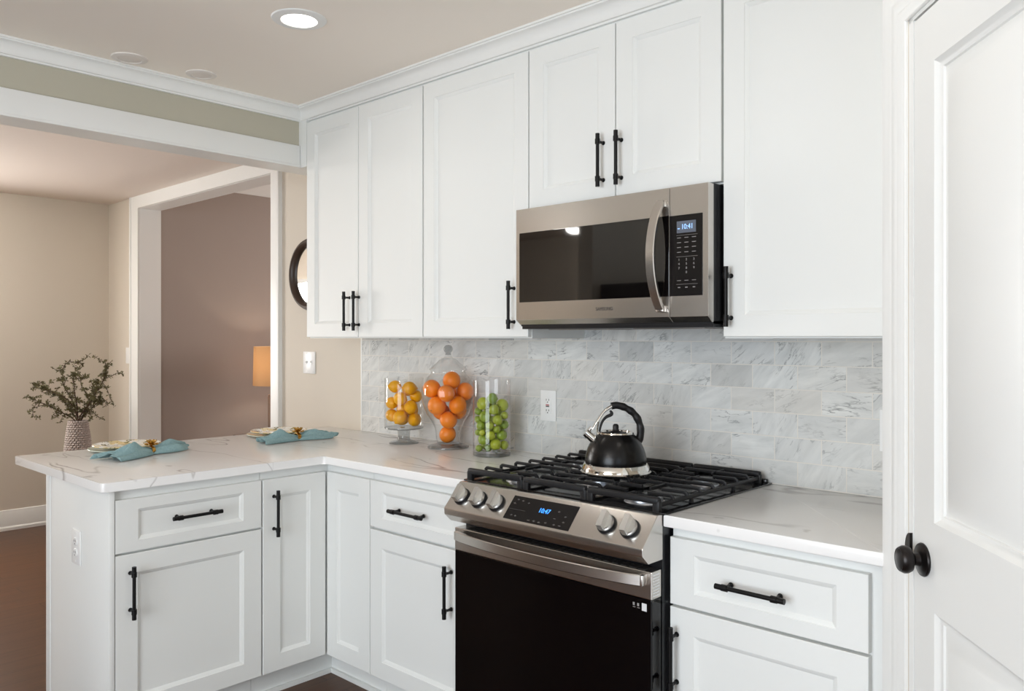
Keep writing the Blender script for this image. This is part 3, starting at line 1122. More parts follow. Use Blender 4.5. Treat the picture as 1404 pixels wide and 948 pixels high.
# three grates
GT = .9575
for gi, (gx0, gx1, burners) in enumerate(((-.368, -.127, ((-.225, -.530), (-.245, -.185))), (-.121, .121, ((0.0, -.400),)), (.127, .368, ((.255, -.540), (.245, -.185))))):
    mb = MB()
    gy0, gy1 = -.636, -.050
    # front and back rails with feet
    for y in (gy0, gy1):
        mb.box(gx0, gx1, y - .009, y + .009, GT - .017, GT + .002, .006, 3)
        for x in (gx0 + .009, gx1 - .009):
            mb.box(x - .011, x + .011, y - .008, y + .008, .9195, GT - .008, .003)
    # low side rails
    for x, sgn in ((gx0 + .006, 1), (gx1 - .006, -1)):
        if (gi == 0 and sgn == 1) :
            zr = .9295
        else:
            zr = .938
        mb.box(x - .005, x + .005, gy0, gy1, zr - .006, zr + .006, .003)
        for y in (gy0 + .17, gy1 - .17):
            mb.box(x - .004, x + .004, y - .006, y + .006, .9195, zr)
    mid = (gx0 + gx1) / 2
    # fingers across
    nb = 7
    for k in range(nb):
        y = gy0 + (gy1 - gy0) * (k + 1) / (nb + 1)
        segs = [(gx0 + .006, gx1 - .006)]
        near = [b for b in burners if abs(y - b[1]) < .055]
        if near:
            gap = .034
            segs = [(gx0 + .006, mid - gap), (mid + gap, gx1 - .006)]
        for a, b in segs:
            z = GT - .005
            pts = []
            if abs(a - gx0) < .01:
                pts += [(a, y, .934), (a + .001, y, z - .004), (a + .006, y, z)]
            else:
                pts += [(a, y, z - .002)]
            if abs(b - gx1) < .01:
                pts += [(b - .006, y, z), (b - .001, y, z - .004), (b, y, .934)]
            else:
                pts += [(b, y, z - .002)]
            mb.strap(pts, .0075, .0095, (0, 1, 0))
    # short spines towards each burner, set lower than the fingers
    for bx, by in burners:
        for s in (-1, 1):
            y0, y1 = sorted((by + s * .040, by + s * .118))
            y0, y1 = max(y0, gy0), min(y1, gy1)
            mb.box(mid - .0038, mid + .0038, y0, y1, GT - .0125, GT - .0025, .002)
    mb.build('grate', M['iron'], stove, angle=30)

# ------------------------------------------------------------------ microwave
mw = thing('microwave', 'stainless over-the-range microwave with dark window and bowed handle', 'microwave', (0, -.2, 1.42))
mb = MB()
mb.box(-.376, .376, -.366, -.0085, 1.418, 1.838)
mb.box(-.376, .376, -.372, -.02, 1.428, 1.436)
mb.box(.3755, .3775, -.30, -.26, 1.55, 1.62)
mb.build('body', M['blackbody'], mw)
mb = MB()
for x0, x1 in ((-.31, -.05), (.05, .31)):
    mb.box(x0, x1, -.30, -.16, 1.4155, 1.4185, .001)
mb.build('filter', M['steeldark'], mw)
YM = -.397


def face(x0, x1):
    b = MB()
    b.prism([(YM, 1.836), (YM, 1.4495), (-.375, 1.4335), (-.366, 1.4335), (-.366, 1.836)], 'x', x0, x1)
    es = [e for e in b.bm.edges]
    bmesh.ops.bevel(b.bm, geom=es, offset=.0006, segments=1, profile=.5, affect='EDGES')
    return b
mdoor = face(-.377, .2465).build('door', M['steel'], mw, angle=15)
mb = MB()
mb.box(-.361, .2462, YM - .0012, YM + .004, 1.511, 1.7525, .0008)
mb.build('window', M['mwglass'], mdoor, angle=15)
pts = []
for i in range(21):
    u = -1 + 2 * i / 20
    pts.append((.222 - .006 * (1 - u * u), YM - .012 - .044 * (1 - u * u) ** .85, 1.632 + u * .158))
mb = MB()
mb.strap(pts, .030, .012, (1, 0, 0))
for s in (-1, 1):
    mb.box(.209, .235, YM - .016, YM + .001, 1.632 + s * .158 - .010, 1.632 + s * .158 + .010, .003)
mb.build('handle', M['steel'], mdoor, angle=30)
text('SAMSUNG', .0155, frame_mtx((.006, YM - .0004, 1.4795), (1, 0, 0), (0, 0, 1), (0, -1, 0)) @ Matrix.Diagonal((.95, 1, 1, 1)), M['logo'], mdoor, 'lettering')
mpan = face(.2485, .377).build('control_panel', M['steel'], mw, angle=15)
mb = MB()
mb.box(.2486, .3590, YM - .0012, YM + .004, 1.511, 1.7505, .0008)
mg = mb.build('keypad_glass', M['panelglass'], mpan, angle=15)
mb = MB()
mb.box(.2735, .3375, YM - .0018, YM, 1.697, 1.7320)
lcd = mb.build('display', M['lcd'], mg)
FMW = lambda x, z, d=.0022: frame_mtx((x, YM - d, z), (1, 0, 0), (0, 0, 1), (0, -1, 0))
text('10:41', .0215, FMW(.309, 1.7145) @ Matrix.Diagonal((.85, 1, 1, 1)), M['digitpale'], lcd, 'clock_digits')
mb = MB()
mb.box(.277, .284, YM - .0022, YM, 1.709, 1.7115)
mb.build('indicator', M['digitpale'], lcd)
marks = []
for r_ in range(4):
    for c_ in range(3):
        x = .281 + c_ * .025; z = 1.683 - r_ * .0142
        marks.append((x - .0065, x + .0065, z - .0008, z + .0008))
for z in (1.6905, 1.627, 1.5455):
    marks.append((.272, .343, z - .0003, z + .0003))
for c_ in range(3):
    x = .281 + c_ * .025
    marks += [(x - .0065, x + .0065, 1.5560, 1.5573), (x - .004, x + .004, 1.5350, 1.5375)]
for x0, x1, z0, z1 in marks:
    MB().box(x0, x1, YM - .0016, YM, z0, z1).build('key_mark', M['mark'], mg)
for i, ch in enumerate('1234567890'):
    r_, c_ = divmod(i, 3)
    if ch == '0':
        r_, c_ = 3, 1
    text(ch, .0095, FMW(.281 + c_ * .025, 1.618 - r_ * .0125, .0016), M['mark'], mg, 'key_digit')

# ------------------------------------------------------------------ kettle
KM_ROT = .7516 + .06
ket = thing('kettle', 'black whistling kettle with steel base ring standing on the cooker grate', 'kettle', (.035, -.375, .9575), KM_ROT)
mb = MB()
mb.lathe([(0, .0), (.104, .0), (.1115, .003), (.1125, .006), (.1085, .010), (.1075, .016), (.1055, .022), (.1005, .030), (.0965, .031)], 56, None, True, False)
mb.build('base_ring', M['chrome'], ket, local=True, angle=30)
mb = MB()
mb.lathe([(.0965, .030), (.0975, .036), (.0970, .048), (.0945, .062), (.0895, .078), (.0815, .095), (.0720, .109), (.0625, .119), (.0560, .1245)], 56, None, False, False)
mb.build('body', M['kettle'], ket, local=True, angle=60)
mb = MB()
mb.lathe([(.0565, .1225), (.0580, .1255), (.0570, .1300), (.0520, .1320), (.0470, .1305), (.0455, .1260), (0, .1255)], 48, None, False, True)
lid = mb.build('lid', M['chrome'], ket, local=True, angle=30)
mb = MB()
mb.lathe([(.0450, .1258), (.0400, .1270), (.020, .1305), (.0115, .1340), (.0095, .139), (.0100, .146), (.0085, .1525), (.005, .1550), (0, .1555)], 32, None, True, True)
mb.build('lid_knob', M['grip'], lid, local=True, angle=60)
# loop handle: soft grip with finger waves
gp = [(-.014, .212), (.000, .2145), (.012, .2130), (.024, .2095), (.036, .2040), (.048, .1965), (.060, .1860), (.070, .1720), (.0765, .1560), (.0800, .1400), (.0800, .1230), (.0765, .1080), (.0700, .0960), (.0640, .0880)]
gr = [.0114 + (.0012 * (1 if i % 2 else -1) if 3 <= i <= 10 else 0) + (.0015 if i >= 10 else 0) for i in range(len(gp))]
mb = MB()
def smooth_path(p, r, k=4):
    P = [Vector((a, 0, b)) for a, b in p]
    op, orr = [], []
    for i in range(len(P) - 1):
        p0, p1, p2, p3 = P[max(i - 1, 0)], P[i], P[i + 1], P[min(i + 2, len(P) - 1)]
        for j in range(k):
            t_ = j / k
            op.append(.5 * ((2 * p1) + (p2 - p0) * t_ + (2 * p0 - 5 * p1 + 4 * p2 - p3) * t_ * t_ + (3 * p1 - p0 - 3 * p2 + p3) * t_ ** 3))
            orr.append(r[i] * (1 - t_) + r[i + 1] * t_)
    op.append(P[-1]); orr.append(r[-1])
    return op, orr
a_, b_ = smooth_path(gp, gr)
mb.tube(a_, b_, 14, up=(0, 1, 0), flat=(1.05, 1.0))
kh = mb.build('handle', M['grip'], ket, local=True, angle=60)
mb = MB()
a_, b_ = smooth_path([(-.010, .2125), (-.026, .2040), (-.040, .1920), (-.054, .1720), (-.066, .1540), (-.0745, .1380)], [.009, .008, .007, .0065, .006, .0055])
mb.tube(a_, b_, 12, up=(0, 1, 0), flat=(1.3, .62))
a_, b_ = smooth_path([(-.052, .168), (-.0575, .150), (-.059, .134), (-.058, .122), (-.056, .114)], [.0045] * 5)
mb.tube(a_, b_, 10, up=(0, 1, 0), flat=(1.6, .6))
mb.build('arm', M['chrome'], kh, local=True, angle=60)
mb = MB()
a_, b_ = smooth_path([(-.018, .1975), (-.013, .1900), (-.016, .1840), (-.030, .1775), (-.041, .166), (-.048, .150), (-.052, .132)], [.004, .0065, .007, .006, .005, .0045, .004])
mb.tube(a_, b_, 10, up=(0, 1, 0), flat=(1.4, .8))
mb.build('trigger', M['grip'], kh, local=True, angle=60)
mb = MB()
mb.cyl((-.056, 0, .094), (-.0900, 0, .1235), .0150, .0125, 20)
sp = mb.build('spout', M['chrome'], ket, local=True, angle=30)
mb = MB()
mb.cyl((-.0880, 0, .1215), (-.0975, 0, .1300), .0142, .0130, 20)
mb.cyl((-.0880, 0, .133), (-.0780, 0, .146), .0060, .0050, 12)
mb.build('whistle_cap', M['chrome'], sp, local=True, angle=30)

# ------------------------------------------------------------------ jars of fruit
CR, CD = Vector((cos(.7516), sin(.7516), 0)), Vector((-sin(.7516), cos(.7516), 0))
JT = .9157


def jar_shell(mb, outer, th, mtx, seg=56):
    """closed thin shell: outer profile up, inner profile back down"""
    inner = [(max(r - th, 0.0005), z + (th if i == 0 else 0)) for i, (r, z) in enumerate(outer)]
    mb.lathe(outer, seg, mtx, False, False)
    return mb


LJ = Vector((-1.279, -.163, JT))
jar = thing('footed_glass_jar', 'open footed glass cylinder vase filled with yellow lemons, left of the jar of oranges', 'jar', LJ)
mt = Matrix.Translation(LJ)
mb = MB()
mb.lathe([(.0865, .292), (.0872, .290), (.0872, .075), (.0855, .070), (.080, .068)], 56, mt, False, False)
mb.build('bowl', M['glass'], jar, angle=30)
mb = MB()
mb.lathe([(0, .0715), (.080, .0715), (.0868, .0725), (.0872, .069), (.083, .065), (.040, .062), (.030, .058), (.0275, .050), (.0265, .024), (.030, .016), (.045, .011), (.064, .006), (.0668, .003), (.0665, 0), (0, 0)], 56, mt, False, False)
mb.build('foot', M['thickglass'], jar, angle=40)

OJ = Vector((-1.022, -.130, JT))
jar = thing('apothecary_jar', 'lidded curvy glass apothecary jar filled with oranges', 'jar', OJ)
mt = Matrix.Translation(OJ)
mb = MB()
mb.lathe([(0, .012), (.030, .012), (.046, .022), (.0525, .040), (.0535, .060), (.058, .085), (.072, .115), (.092, .146), (.109, .186), (.1155, .220), (.1150, .252), (.107, .279), (.091, .302), (.0770, .316), (.0740, .324), (.0755, .331)], 64, mt, False, False)
mb.build('bowl', M['glass'], jar, angle=50)
mb = MB()
mb.lathe([(0, .0095), (.030, .0095), (.048, .020), (.060, .016), (.080, .011), (.0885, .007), (.0890, .002), (.086, 0), (0, 0)], 64, mt, False, False)
mb.build('foot', M['thickglass'], jar, angle=40)
mb = MB()
mb.lathe([(.0770, .3325), (.0805, .3335), (.0815, .3375), (.0790, .3405), (.070, .346), (.0640, .353), (.0610, .357), (.050, .364), (.040, .375), (.031, .381), (.0200, .385), (.014, .393), (.011, .402)], 56, mt, False, False)
lid = mb.build('lid', M['glass'], jar, angle=40)
mb = MB()
mb.lathe([(0, .3995), (.012, .399), (.0135, .402), (.010, .405), (.0125, .409), (.0180, .415), (.0200, .423), (.0180, .432), (.012, .439), (0, .442)], 32, mt, False, False)
mb.build('finial', M['thickglass'], lid, angle=60)

GJ = Vector((-.722, -.168, JT))
jar = thing('glass_cylinder_jar', 'tall open glass cylinder filled with green limes, beside the cooker', 'jar', GJ)
mt = Matrix.Translation(GJ)
mb = MB()
mb.lathe([(.0740, .304), (.0752, .302), (.0752, .017)], 56, mt, False, False)
mb.build('wall', M['glass'], jar, angle=30)
mb = MB()
mb.lathe([(0, .0155), (.0740, .0155), (.0752, .0165), (.0752, .003), (.072, 0), (0, 0)], 56, mt, False, False)
mb.build('base', M['thickglass'], jar, angle=40)

# fruit centres in the jars: across, away, height, radius
LEMONS = [(-0.0353, -0.0396, 1.1712, 0.028), (0.0307, -0.0418, 1.1639, 0.0304), (0.0542, -0.0036, 1.1256, 0.028), (-0.052, -0.0157, 1.0967, 0.028), (-0.0102, -0.0509, 1.119, 0.0304), (0.0357, -0.0369, 1.0797, 0.031), (-0.0065, 0.0039, 1.0693, 0.028), (-0.0536, -0.0085, 1.0405, 0.028), (-0.0112, -0.0501, 1.0355, 0.031), (0.0488, -0.0148, 1.0226, 0.031), (0.0125, 0.0518, 1.1513, 0.029), (-0.0124, 0.0518, 1.019, 0.029), (0.0311, 0.0445, 1.0567, 0.028), (-0.0188, 0.0499, 1.1018, 0.029)]
ORANGES = [(0.0162, -0.022, 1.2051, 0.0392), (-0.0694, -0.0106, 1.1692, 0.0392), (0.0714, 0.0062, 1.1562, 0.0392), (-0.0025, -0.0742, 1.1527, 0.0366), (-0.0448, -0.0386, 1.0982, 0.0405), (0.0441, -0.0431, 1.1009, 0.0392), (0.0034, -0.0273, 1.0367, 0.0379), (-0.0324, 0.0329, 1.0671, 0.0379), (0.0423, 0.027, 1.0708, 0.0366), (-0.0034, 0.0099, 0.9712, 0.0372), (-0.0428, 0.0613, 1.1388, 0.036), (0.029, 0.0672, 1.1305, 0.036)]
LIMES = [(0.0038, -0.0482, 1.1476, 0.0219), (-0.0344, -0.0287, 1.1258, 0.0256), (0.0421, -0.0151, 1.1185, 0.0256), (0.0097, -0.0474, 1.1036, 0.0219), (-0.025, -0.04, 1.0749, 0.0231), (0.0239, -0.0421, 1.0619, 0.0219), (-0.0069, -0.0534, 1.0404, 0.0164), (-0.0191, -0.0163, 1.0175, 0.0152), (0.0215, -0.0507, 1.0253, 0.0152), (-0.004, -0.0513, 1.0017, 0.0189), (-0.0365, -0.0453, 1.0118, 0.0122), (-0.0425, -0.03, 1.0381, 0.0183), (0.0496, -0.0156, 1.0408, 0.0183), (0.0392, -0.0256, 1.0014, 0.0231), (-0.0322, -0.0267, 0.9814, 0.0231), (0.0163, -0.0443, 0.965, 0.0231), (0.0488, -0.0182, 0.9593, 0.0183), (-0.0133, -0.0106, 0.949, 0.017), (-0.0504, -0.0223, 0.9472, 0.0152), (-0.0531, -0.009, 1.0931, 0.0164), (0.0507, -0.0181, 1.0769, 0.0164), (-0.0541, -0.0061, 1.0604, 0.0158), (-0.0539, -0.0182, 1.0103, 0.0134), (0.0161, 0.0456, 0.954, 0.022), (0.0357, 0.0354, 0.9904, 0.02), (0.0356, 0.0341, 1.032, 0.021), (-0.0044, 0.0481, 1.1241, 0.022), (0.0029, 0.0502, 1.052, 0.02), (0.0226, 0.0427, 1.089, 0.022), (-0.0187, 0.0478, 1.085, 0.019), (-0.0329, 0.0354, 1.0342, 0.022), (0.0018, 0.0493, 1.0103, 0.021), (-0.0264, 0.0428, 0.952, 0.02), (0.0002, 0.0137, 0.9809, 0.022), (-0.0335, 0.0375, 0.9916, 0.02)]


def rank_labels(items, what, where, hidden_label):
    """items: (a, b, z, r); give every visible fruit its own label from its row and its order in the row"""
    vis = []
    for i, (a, b, z, r) in enumerate(items):
        hid = 0
        for j, (a2, b2, z2, r2) in enumerate(items):
            if j != i and b2 < b - .01 and math.hypot(a - a2, z - z2) < r2 * .92:
                hid += 1
        if b > .02:
            hid += 1
        if hid == 0:
            vis.append(i)
    order = sorted(vis, key=lambda i: -items[i][2])
    rows, cur = [], []
    rm = sum(items[i][3] for i in vis) / len(vis)
    for i in order:
        if cur and items[cur[0]][2] - items[i][2] > rm * 1.1:
            rows.append(cur); cur = []
        cur.append(i)
    rows.append(cur)
    names = ['topmost', 'second', 'third', 'fourth', 'fifth', 'sixth', 'seventh', 'eighth', 'ninth', 'tenth']
    nth = ['first', 'second', 'third', 'fourth', 'fifth', 'sixth', 'seventh']
    lab = {}
    for ri, row in enumerate(rows):
        rowname = 'bottom row' if ri == len(rows) - 1 else ('top row' if ri == 0 else names[ri] + ' row from the top')
        row = sorted(row, key=lambda i: items[i][0])
        for k, i in enumerate(row):
            pos = 'alone in the' if len(row) == 1 else (('leftmost in the' if k == 0 else 'rightmost in the' if k == len(row) - 1 else nth[k] + ' from left in the'))
            lab[i] = '%s %s, %s %s' % (what, where, pos, rowname)
    return [lab.get(i, hidden_label) for i in range(len(items))]


rng = random.Random(11)
prof_l = [(0, -1.22), (.09, -1.20), (.16, -1.12), (.34, -1.0), (.62, -.78), (.86, -.45), (.97, -.1), (.97, .2), (.88, .5), (.66, .78), (.40, .96), (.2, 1.06), (.13, 1.13), (.06, 1.19), (0, 1.2)]
for (a, b, z, r), lb in zip(LEMONS, rank_labels(LEMONS, 'yellow lemon', 'in the footed jar', 'yellow lemon behind the front lemons in the footed jar')):
    p = LJ + CR * a + CD * b; p.z = z
    rs = r * 1.0
    mb = MB()
    e = Matrix.Rotation(rng.uniform(0, 2 * pi), 4, 'Z') @ Matrix.Rotation(radians(90 + rng.uniform(-50, 50)), 4, 'X')
    mb.lathe([(q * rs, h * rs) for q, h in prof_l], 24, e, False, False)
    o = mb.build('lemon', M['lemon'], angle=80)
    o.location = p
    o['label'] = lb; o['category'] = 'lemon'; o['group'] = 'lemons in the footed jar'
for (a, b, z, r), lb in zip(ORANGES, rank_labels(ORANGES, 'orange', 'in the apothecary jar', 'orange behind the front oranges in the apothecary jar')):
    p = OJ + CR * a + CD * b; p.z = z
    mb = MB()
    e = Matrix.Rotation(rng.uniform(0, 2 * pi), 4, 'Z') @ Matrix.Rotation(radians(rng.uniform(20, 120)), 4, 'X')
    pr = []
    for i in range(17):
        th = -pi / 2 + pi * i / 16
        q = cos(th); h = sin(th) * .95
        if i == 16: h -= .06
        if i == 15: h -= .015
        pr.append((q * r if 0 < i < 16 else 0, h * r))
    mb.lathe(pr, 28, e, False, False)
    o = mb.build('orange', M['orange'], angle=80)
    o.location = p
    o['label'] = lb; o['category'] = 'orange'; o['group'] = 'oranges in the apothecary jar'
    mb = MB()
    mb.lathe([(0, .885 * r), (.07 * r, .90 * r), (.05 * r, .93 * r), (0, .94 * r)], 8, e, False, False)
    mb.build('stem_button', M['limestem'], o, local=True)
for (a, b, z, r), lb in zip(LIMES, rank_labels(LIMES, 'green lime', 'in the tall cylinder', 'green lime behind the front limes in the tall cylinder')):
    p = GJ + CR * a + CD * b; p.z = z
    mb = MB()
    e = Matrix.Rotation(rng.uniform(0, 2 * pi), 4, 'Z') @ Matrix.Rotation(radians(rng.uniform(20, 150)), 4, 'X')
    mb.lathe([(q * r * (1.0 / .97), h * r * .86) for q, h in prof_l], 22, e, False, False)
    o = mb.build('lime', M['lime'], angle=80)
    o.location = p
    o['label'] = lb; o['category'] = 'lime'; o['group'] = 'limes in the tall cylinder'
    mb = MB()
    mb.lathe([(0, 1.0 * r), (.10 * r, 1.0 * r), (.08 * r, 1.045 * r), (0, 1.05 * r)], 8, e, False, False)
    mb.build('stem_end', M['limestem'], o, local=True)

# ------------------------------------------------------------------ place settings on the peninsula
def dish(name, label, cat, c, r, h, m, face=None):
    t = thing(name, label, cat, c)
    mt = Matrix.Translation(Vector(c))
    mb = MB()
    mb.lathe([(r * .55, 0), (r * .60, 0), (r * .66, .003), (r * .97, h - .002), (r, h), (r * .985, h + .0022), (r * .93, h + .001), (r * .70, .0065), (r * .62, .0042)], 56, mt, False, False)
    mb.build('rim', face or m, t, angle=40)
    mb = MB()
    mb.lathe([(r * .625, .0042), (r * .3, .0040), (0, .0040)], 48, mt, False, False)
    mb.lathe([(0, .0005), (r * .56, .0005)], 48, mt, False, False)
    mb.build('well', face or m, t, angle=40)
    return t


def napkin(label, loc, rz, seed, L=.335, flare=1.0):
    rg = random.Random(seed)
    t = thing('napkin', label, 'napkin', loc, rz, 'teal napkins on the peninsula')
    bm = bmesh.new()
    NU, NV = 61, 41
    ph = [rg.uniform(0, 6.28) for _ in range(6)]
    grid = []
    for i in range(NU):
        s = -1 + 2 * i / (NU - 1)
        a = abs(s)
        left = s < 0
        w = .017 + (.062 if left else .046) * (a ** .75) * flare * (1 - .45 * max(0, a - .62) / .38 * (0 if left else 1.6))
        hh = .021 + (.015 if left else .012) * math.sin(min(1, a / .75) * pi * .62) - (.034 if left else .030) * max(0, a - .48) / .52
        hh = max(hh, .006)
        row = []
        for j in range(NV):
            v = -1 + 2 * j / (NV - 1)
            edge = (1 - v * v)
            cr = abs(sin(5.2 * v + ph[0] + 1.1 * s + .5 * sin(3 * s + ph[2])))
            cr2 = abs(sin(9.5 * v + ph[1] - 1.4 * s))
            fold = (.019 * (1 - cr) + .008 * (1 - cr2)) * min(1, .30 + a * 1.2) - .004
            peak = (.022 if left else .010) * math.exp(-((s + .52 if left else s - .40) / .16) ** 2) * math.exp(-((v + .15) / .33) ** 2)
            x = s * L / 2 + .012 * a * sin(4 * v + ph[2]) + (.014 * sin(9 * v + ph[3]) * max(0, a - .7) / .3)
            y = w * (v + .16 * sin(3 * v + ph[4]) * a) + .010 * sin(2.4 * s + ph[5]) * a
            z = .0022 + max(0.0, hh * .8 * (edge ** .5) + (fold + .004) * (edge ** .25) + peak * (edge ** .5))
            row.append(bm.verts.new((x, y, z)))
        grid.append(row)
    for i in range(NU - 1):
        for j in range(NV - 1):
            bm.faces.new((grid[i][j], grid[i + 1][j], grid[i + 1][j + 1], grid[i][j + 1]))
    mb = MB(); mb.bm.free(); mb.bm = bm
    o = mb.build('cloth', M['linen'], t, local=True, angle=80)
    sm = o.modifiers.new('thickness', 'SOLIDIFY'); sm.thickness = .0018; sm.offset = 1
    # the ring: band and a cluster of petals on top
    r = thing('napkin_ring', label.split(' napkin')[0].replace('teal linen', 'gold flower ring round the teal') + ' napkin' + label.split(' napkin')[1], 'napkin ring', loc, rz, 'gold napkin rings')
    mb = MB()
    pts = [(.0, .021 * cos(k), .0185 + .0165 * sin(k)) for k in [2 * pi * q / 24 for q in range(25)]]
    mb.strap(pts, .016, .0016, (1, 0, 0))
    mb.build('band', M['gold'], r, local=True)
    mb = MB()
    for ring, (cnt, tilt, ln) in enumerate(((7, 15, .030), (8, 48, .031), (5, 78, .022))):
        for k in range(cnt):
            az = 2 * pi * k / cnt + ring * .4
            d = Vector((cos(az) * cos(radians(tilt)), sin(az) * cos(radians(tilt)), sin(radians(tilt))))
            b0 = Vector((0, -.006, .037))
            q = d.to_track_quat('Z', 'Y').to_matrix().to_4x4()
            mb.lathe([(.001, .003), (.0052, ln * .45), (.0072, ln * .75), (.004, ln * .96), (0, ln)], 8, Matrix.Translation(b0) @ q @ Matrix.Diagonal((1, .45, 1, 1)))
    mb.sphere((0, -.006, .041), .006, 10, 8)
    mb.build('flower', M['gold'], r, local=True, angle=40)
    return t


SZ = .9157
dish('charger_plate', 'pale green charger under the plate nearest the end of the peninsula', 'plate', (-1.962, -1.100, SZ), .150, .010, M['charger'])
dish('dinner_plate', 'white plate with painted rim nearest the end of the peninsula', 'plate', (-1.962, -1.100, SZ + .0105), .133, .014, M['plate'], M['plateface'])
dish('charger_plate', 'pale green charger under the plate nearest the wall outlet', 'plate', (-1.945, -.393, SZ), .150, .010, M['charger'])
dish('dinner_plate', 'white plate with painted rim nearest the back wall', 'plate', (-1.945, -.393, SZ + .0105), .133, .014, M['plate'], M['plateface'])
napkin('teal linen napkin beside the plate nearest the end of the peninsula', (-1.742, -1.095, SZ), radians(109), 2, .375, 1.0)
napkin('teal linen napkin beside the plate nearest the back wall', (-1.705, -.440, SZ), radians(84), 7, .345, .86)

# ------------------------------------------------------------------ plates on the walls
def wallplate(name, label, cat, o, ux, n, w, h, kind):
    t = thing(name, label, cat, o)
    F = frame_mtx(o, ux, (0, 0, 1), n)
    mb = MB()
    mb.box(-w / 2, w / 2, -h / 2, h / 2, 0, .006, .002, mtx=F)
    pl = mb.build('cover', M['whiteplastic'], t, angle=30)
    if kind == 'toggle2':
        for sx in (-1, 1):
            mb = MB()
            mb.box(sx * .023 - .0055, sx * .023 + .0055, -.012, .012, .005, .0075, .001, mtx=F)
            mb.box(sx * .023 - .004, sx * .023 + .004, -.003, .008, .006, .016, .0015, mtx=F @ Matrix.Rotation(radians(-12), 4, 'X'))
            mb.build('toggle', M['whiteplastic'], t, angle=30)
    elif kind == 'toggle':
        mb = MB()
        mb.box(-.0165, .0165, -.033, .033, .005, .008, .001, mtx=F)
        mb.build('rocker', M['whiteplastic'], t, angle=30)
    elif kind == 'duplex':
        for s in (-1, 1):
            mb = MB()
            mb.lathe([(.0172, .005), (.0172, .0085), (.016, .0092), (0, .0092)], 24, F @ Matrix.Translation((0, s * .0195, 0)) @ Matrix.Diagonal((1, .85, 1, 1)))
            sk = mb.build('socket', M['whiteplastic'], t, angle=30)
            mb = MB()
            for x in (-.0065, .0065):
                mb.box(x - .0011, x + .0011, s * .0195 - .001, s * .0195 + .007, .009, .0096, mtx=F)
            mb.cyl(F @ Vector((0, s * .0195 - .0075, .009)), F @ Vector((0, s * .0195 - .0075, .0096)), .0024, seg=10)
            mb.build('slots', M['slot'], sk)
    elif kind == 'gfci':
        mb = MB()
        mb.box(-.0165, .0165, -.033, .033, .005, .0085, .0015, mtx=F)
        sk = mb.build('socket', M['whiteplastic'], t, angle=30)
        mb = MB()
        for s in (-1, 1):
            for x in (-.0065, .0065):
                mb.box(x - .0012, x + .0012, s * .021 - .001, s * .021 + .0065, .0085, .0091, mtx=F)
            mb.cyl(F @ Vector((0, s * .021 - .0065, .0085)), F @ Vector((0, s * .021 - .0065, .0091)), .0025, seg=10)
        mb.box(-.0085, .0085, -.0045, -.0008, .0085, .0098, mtx=F)
        mb.build('slots', M['slot'], sk)
        mb = MB()
        mb.box(-.0085, .0085, .0010, .0047, .0085, .0098, mtx=F)
        mb.build('reset_button', M['red'], sk)
    mb = MB()
    for s in (-1, 1):
        xs = (0,) if kind != 'toggle2' else (-.023, .023)
        for x in xs:
            mb.cyl(F @ Vector((x, s * h * .41, .005)), F @ Vector((x, s * h * .41, .0068)), .0028, seg=10)
    mb.build('screws', M['whiteplastic'], pl)
    return t


wallplate('power_outlet', 'white outlet with a red reset button on the marble tile left of the kettle', 'outlet', (-.557, -.0085, 1.115), (1, 0, 0), (0, -1, 0), .080, .122, 'gfci')
wallplate('wall_switch', 'white double switch plate on the beige wall below the round mirror', 'switch', (-2.283, -.0005, 1.252), (1, 0, 0), (0, -1, 0), .114, .120, 'toggle2')
wallplate('wall_switch', 'white single switch on the wall beside the left casing of the opening', 'switch', (-4.716, -.0005, 1.255), (1, 0, 0), (0, -1, 0), .074, .120, 'toggle')
wallplate('power_outlet', 'white duplex outlet on the white end panel of the peninsula', 'outlet', (-1.489, -1.4550, .656), (1, 0, 0), (0, -1, 0), .080, .120, 'duplex')
wallplate('wall_switch', 'white switch plate on the tile cut off by the pantry casing', 'switch', (.762, -.0085, 1.115), (1, 0, 0), (0, -1, 0), .080, .122, 'toggle')

# ------------------------------------------------------------------ round mirror
mir = thing('round_mirror', 'round mirror in a dark frame on the beige wall, half hidden by a wall cabinet', 'mirror', (-2.262, -.001, 1.735))
F = frame_mtx((-2.262, -.001, 1.735), (1, 0, 0), (0, 0, 1), (0, -1, 0))
mb = MB()
mb.lathe([(.197, 0), (.198, .012), (.190, .026), (.178, .030), (.166, .024), (.160, .012), (.160, 0)], 64, F, False, False)
mb.build('frame', M['mirrorframe'], mir, angle=40)
mb = MB()
mb.lathe([(0, .012), (.08, .0105), (.161, .006), (.161, .001), (0, .001)], 64, F, False, False)
mb.build('mirror_glass', M['mirror'], mir, angle=50)

# ------------------------------------------------------------------ corner of the dining room: stand, vase, branches
VX, VY = -4.40, -.462
SH = .508
st = thing('accent_table', 'small round dark wooden stand under the vase in the dining room corner', 'table', (VX, VY, 0))
mb = MB()
mb.lathe([(0, SH - .028), (.165, SH - .028), (.175, SH - .020), (.175, SH - .006), (.170, SH), (0, SH)], 40, Matrix.Translation((VX, VY, 0)), False, False)
mb.build('tabletop', M['darkwood'], st, angle=30)
for k in range(3):
    a = 2 * pi * k / 3 + .3
    mb = MB()
    mb.tube([(VX + .12 * cos(a), VY + .12 * sin(a), SH - .026), (VX + .135 * cos(a), VY + .135 * sin(a), .25), (VX + .16 * cos(a), VY + .16 * sin(a), 0.002)], [.016, .013, .010], 10, up=(1, 0, 0))
    mb.build('leg', M['darkwood'], st)

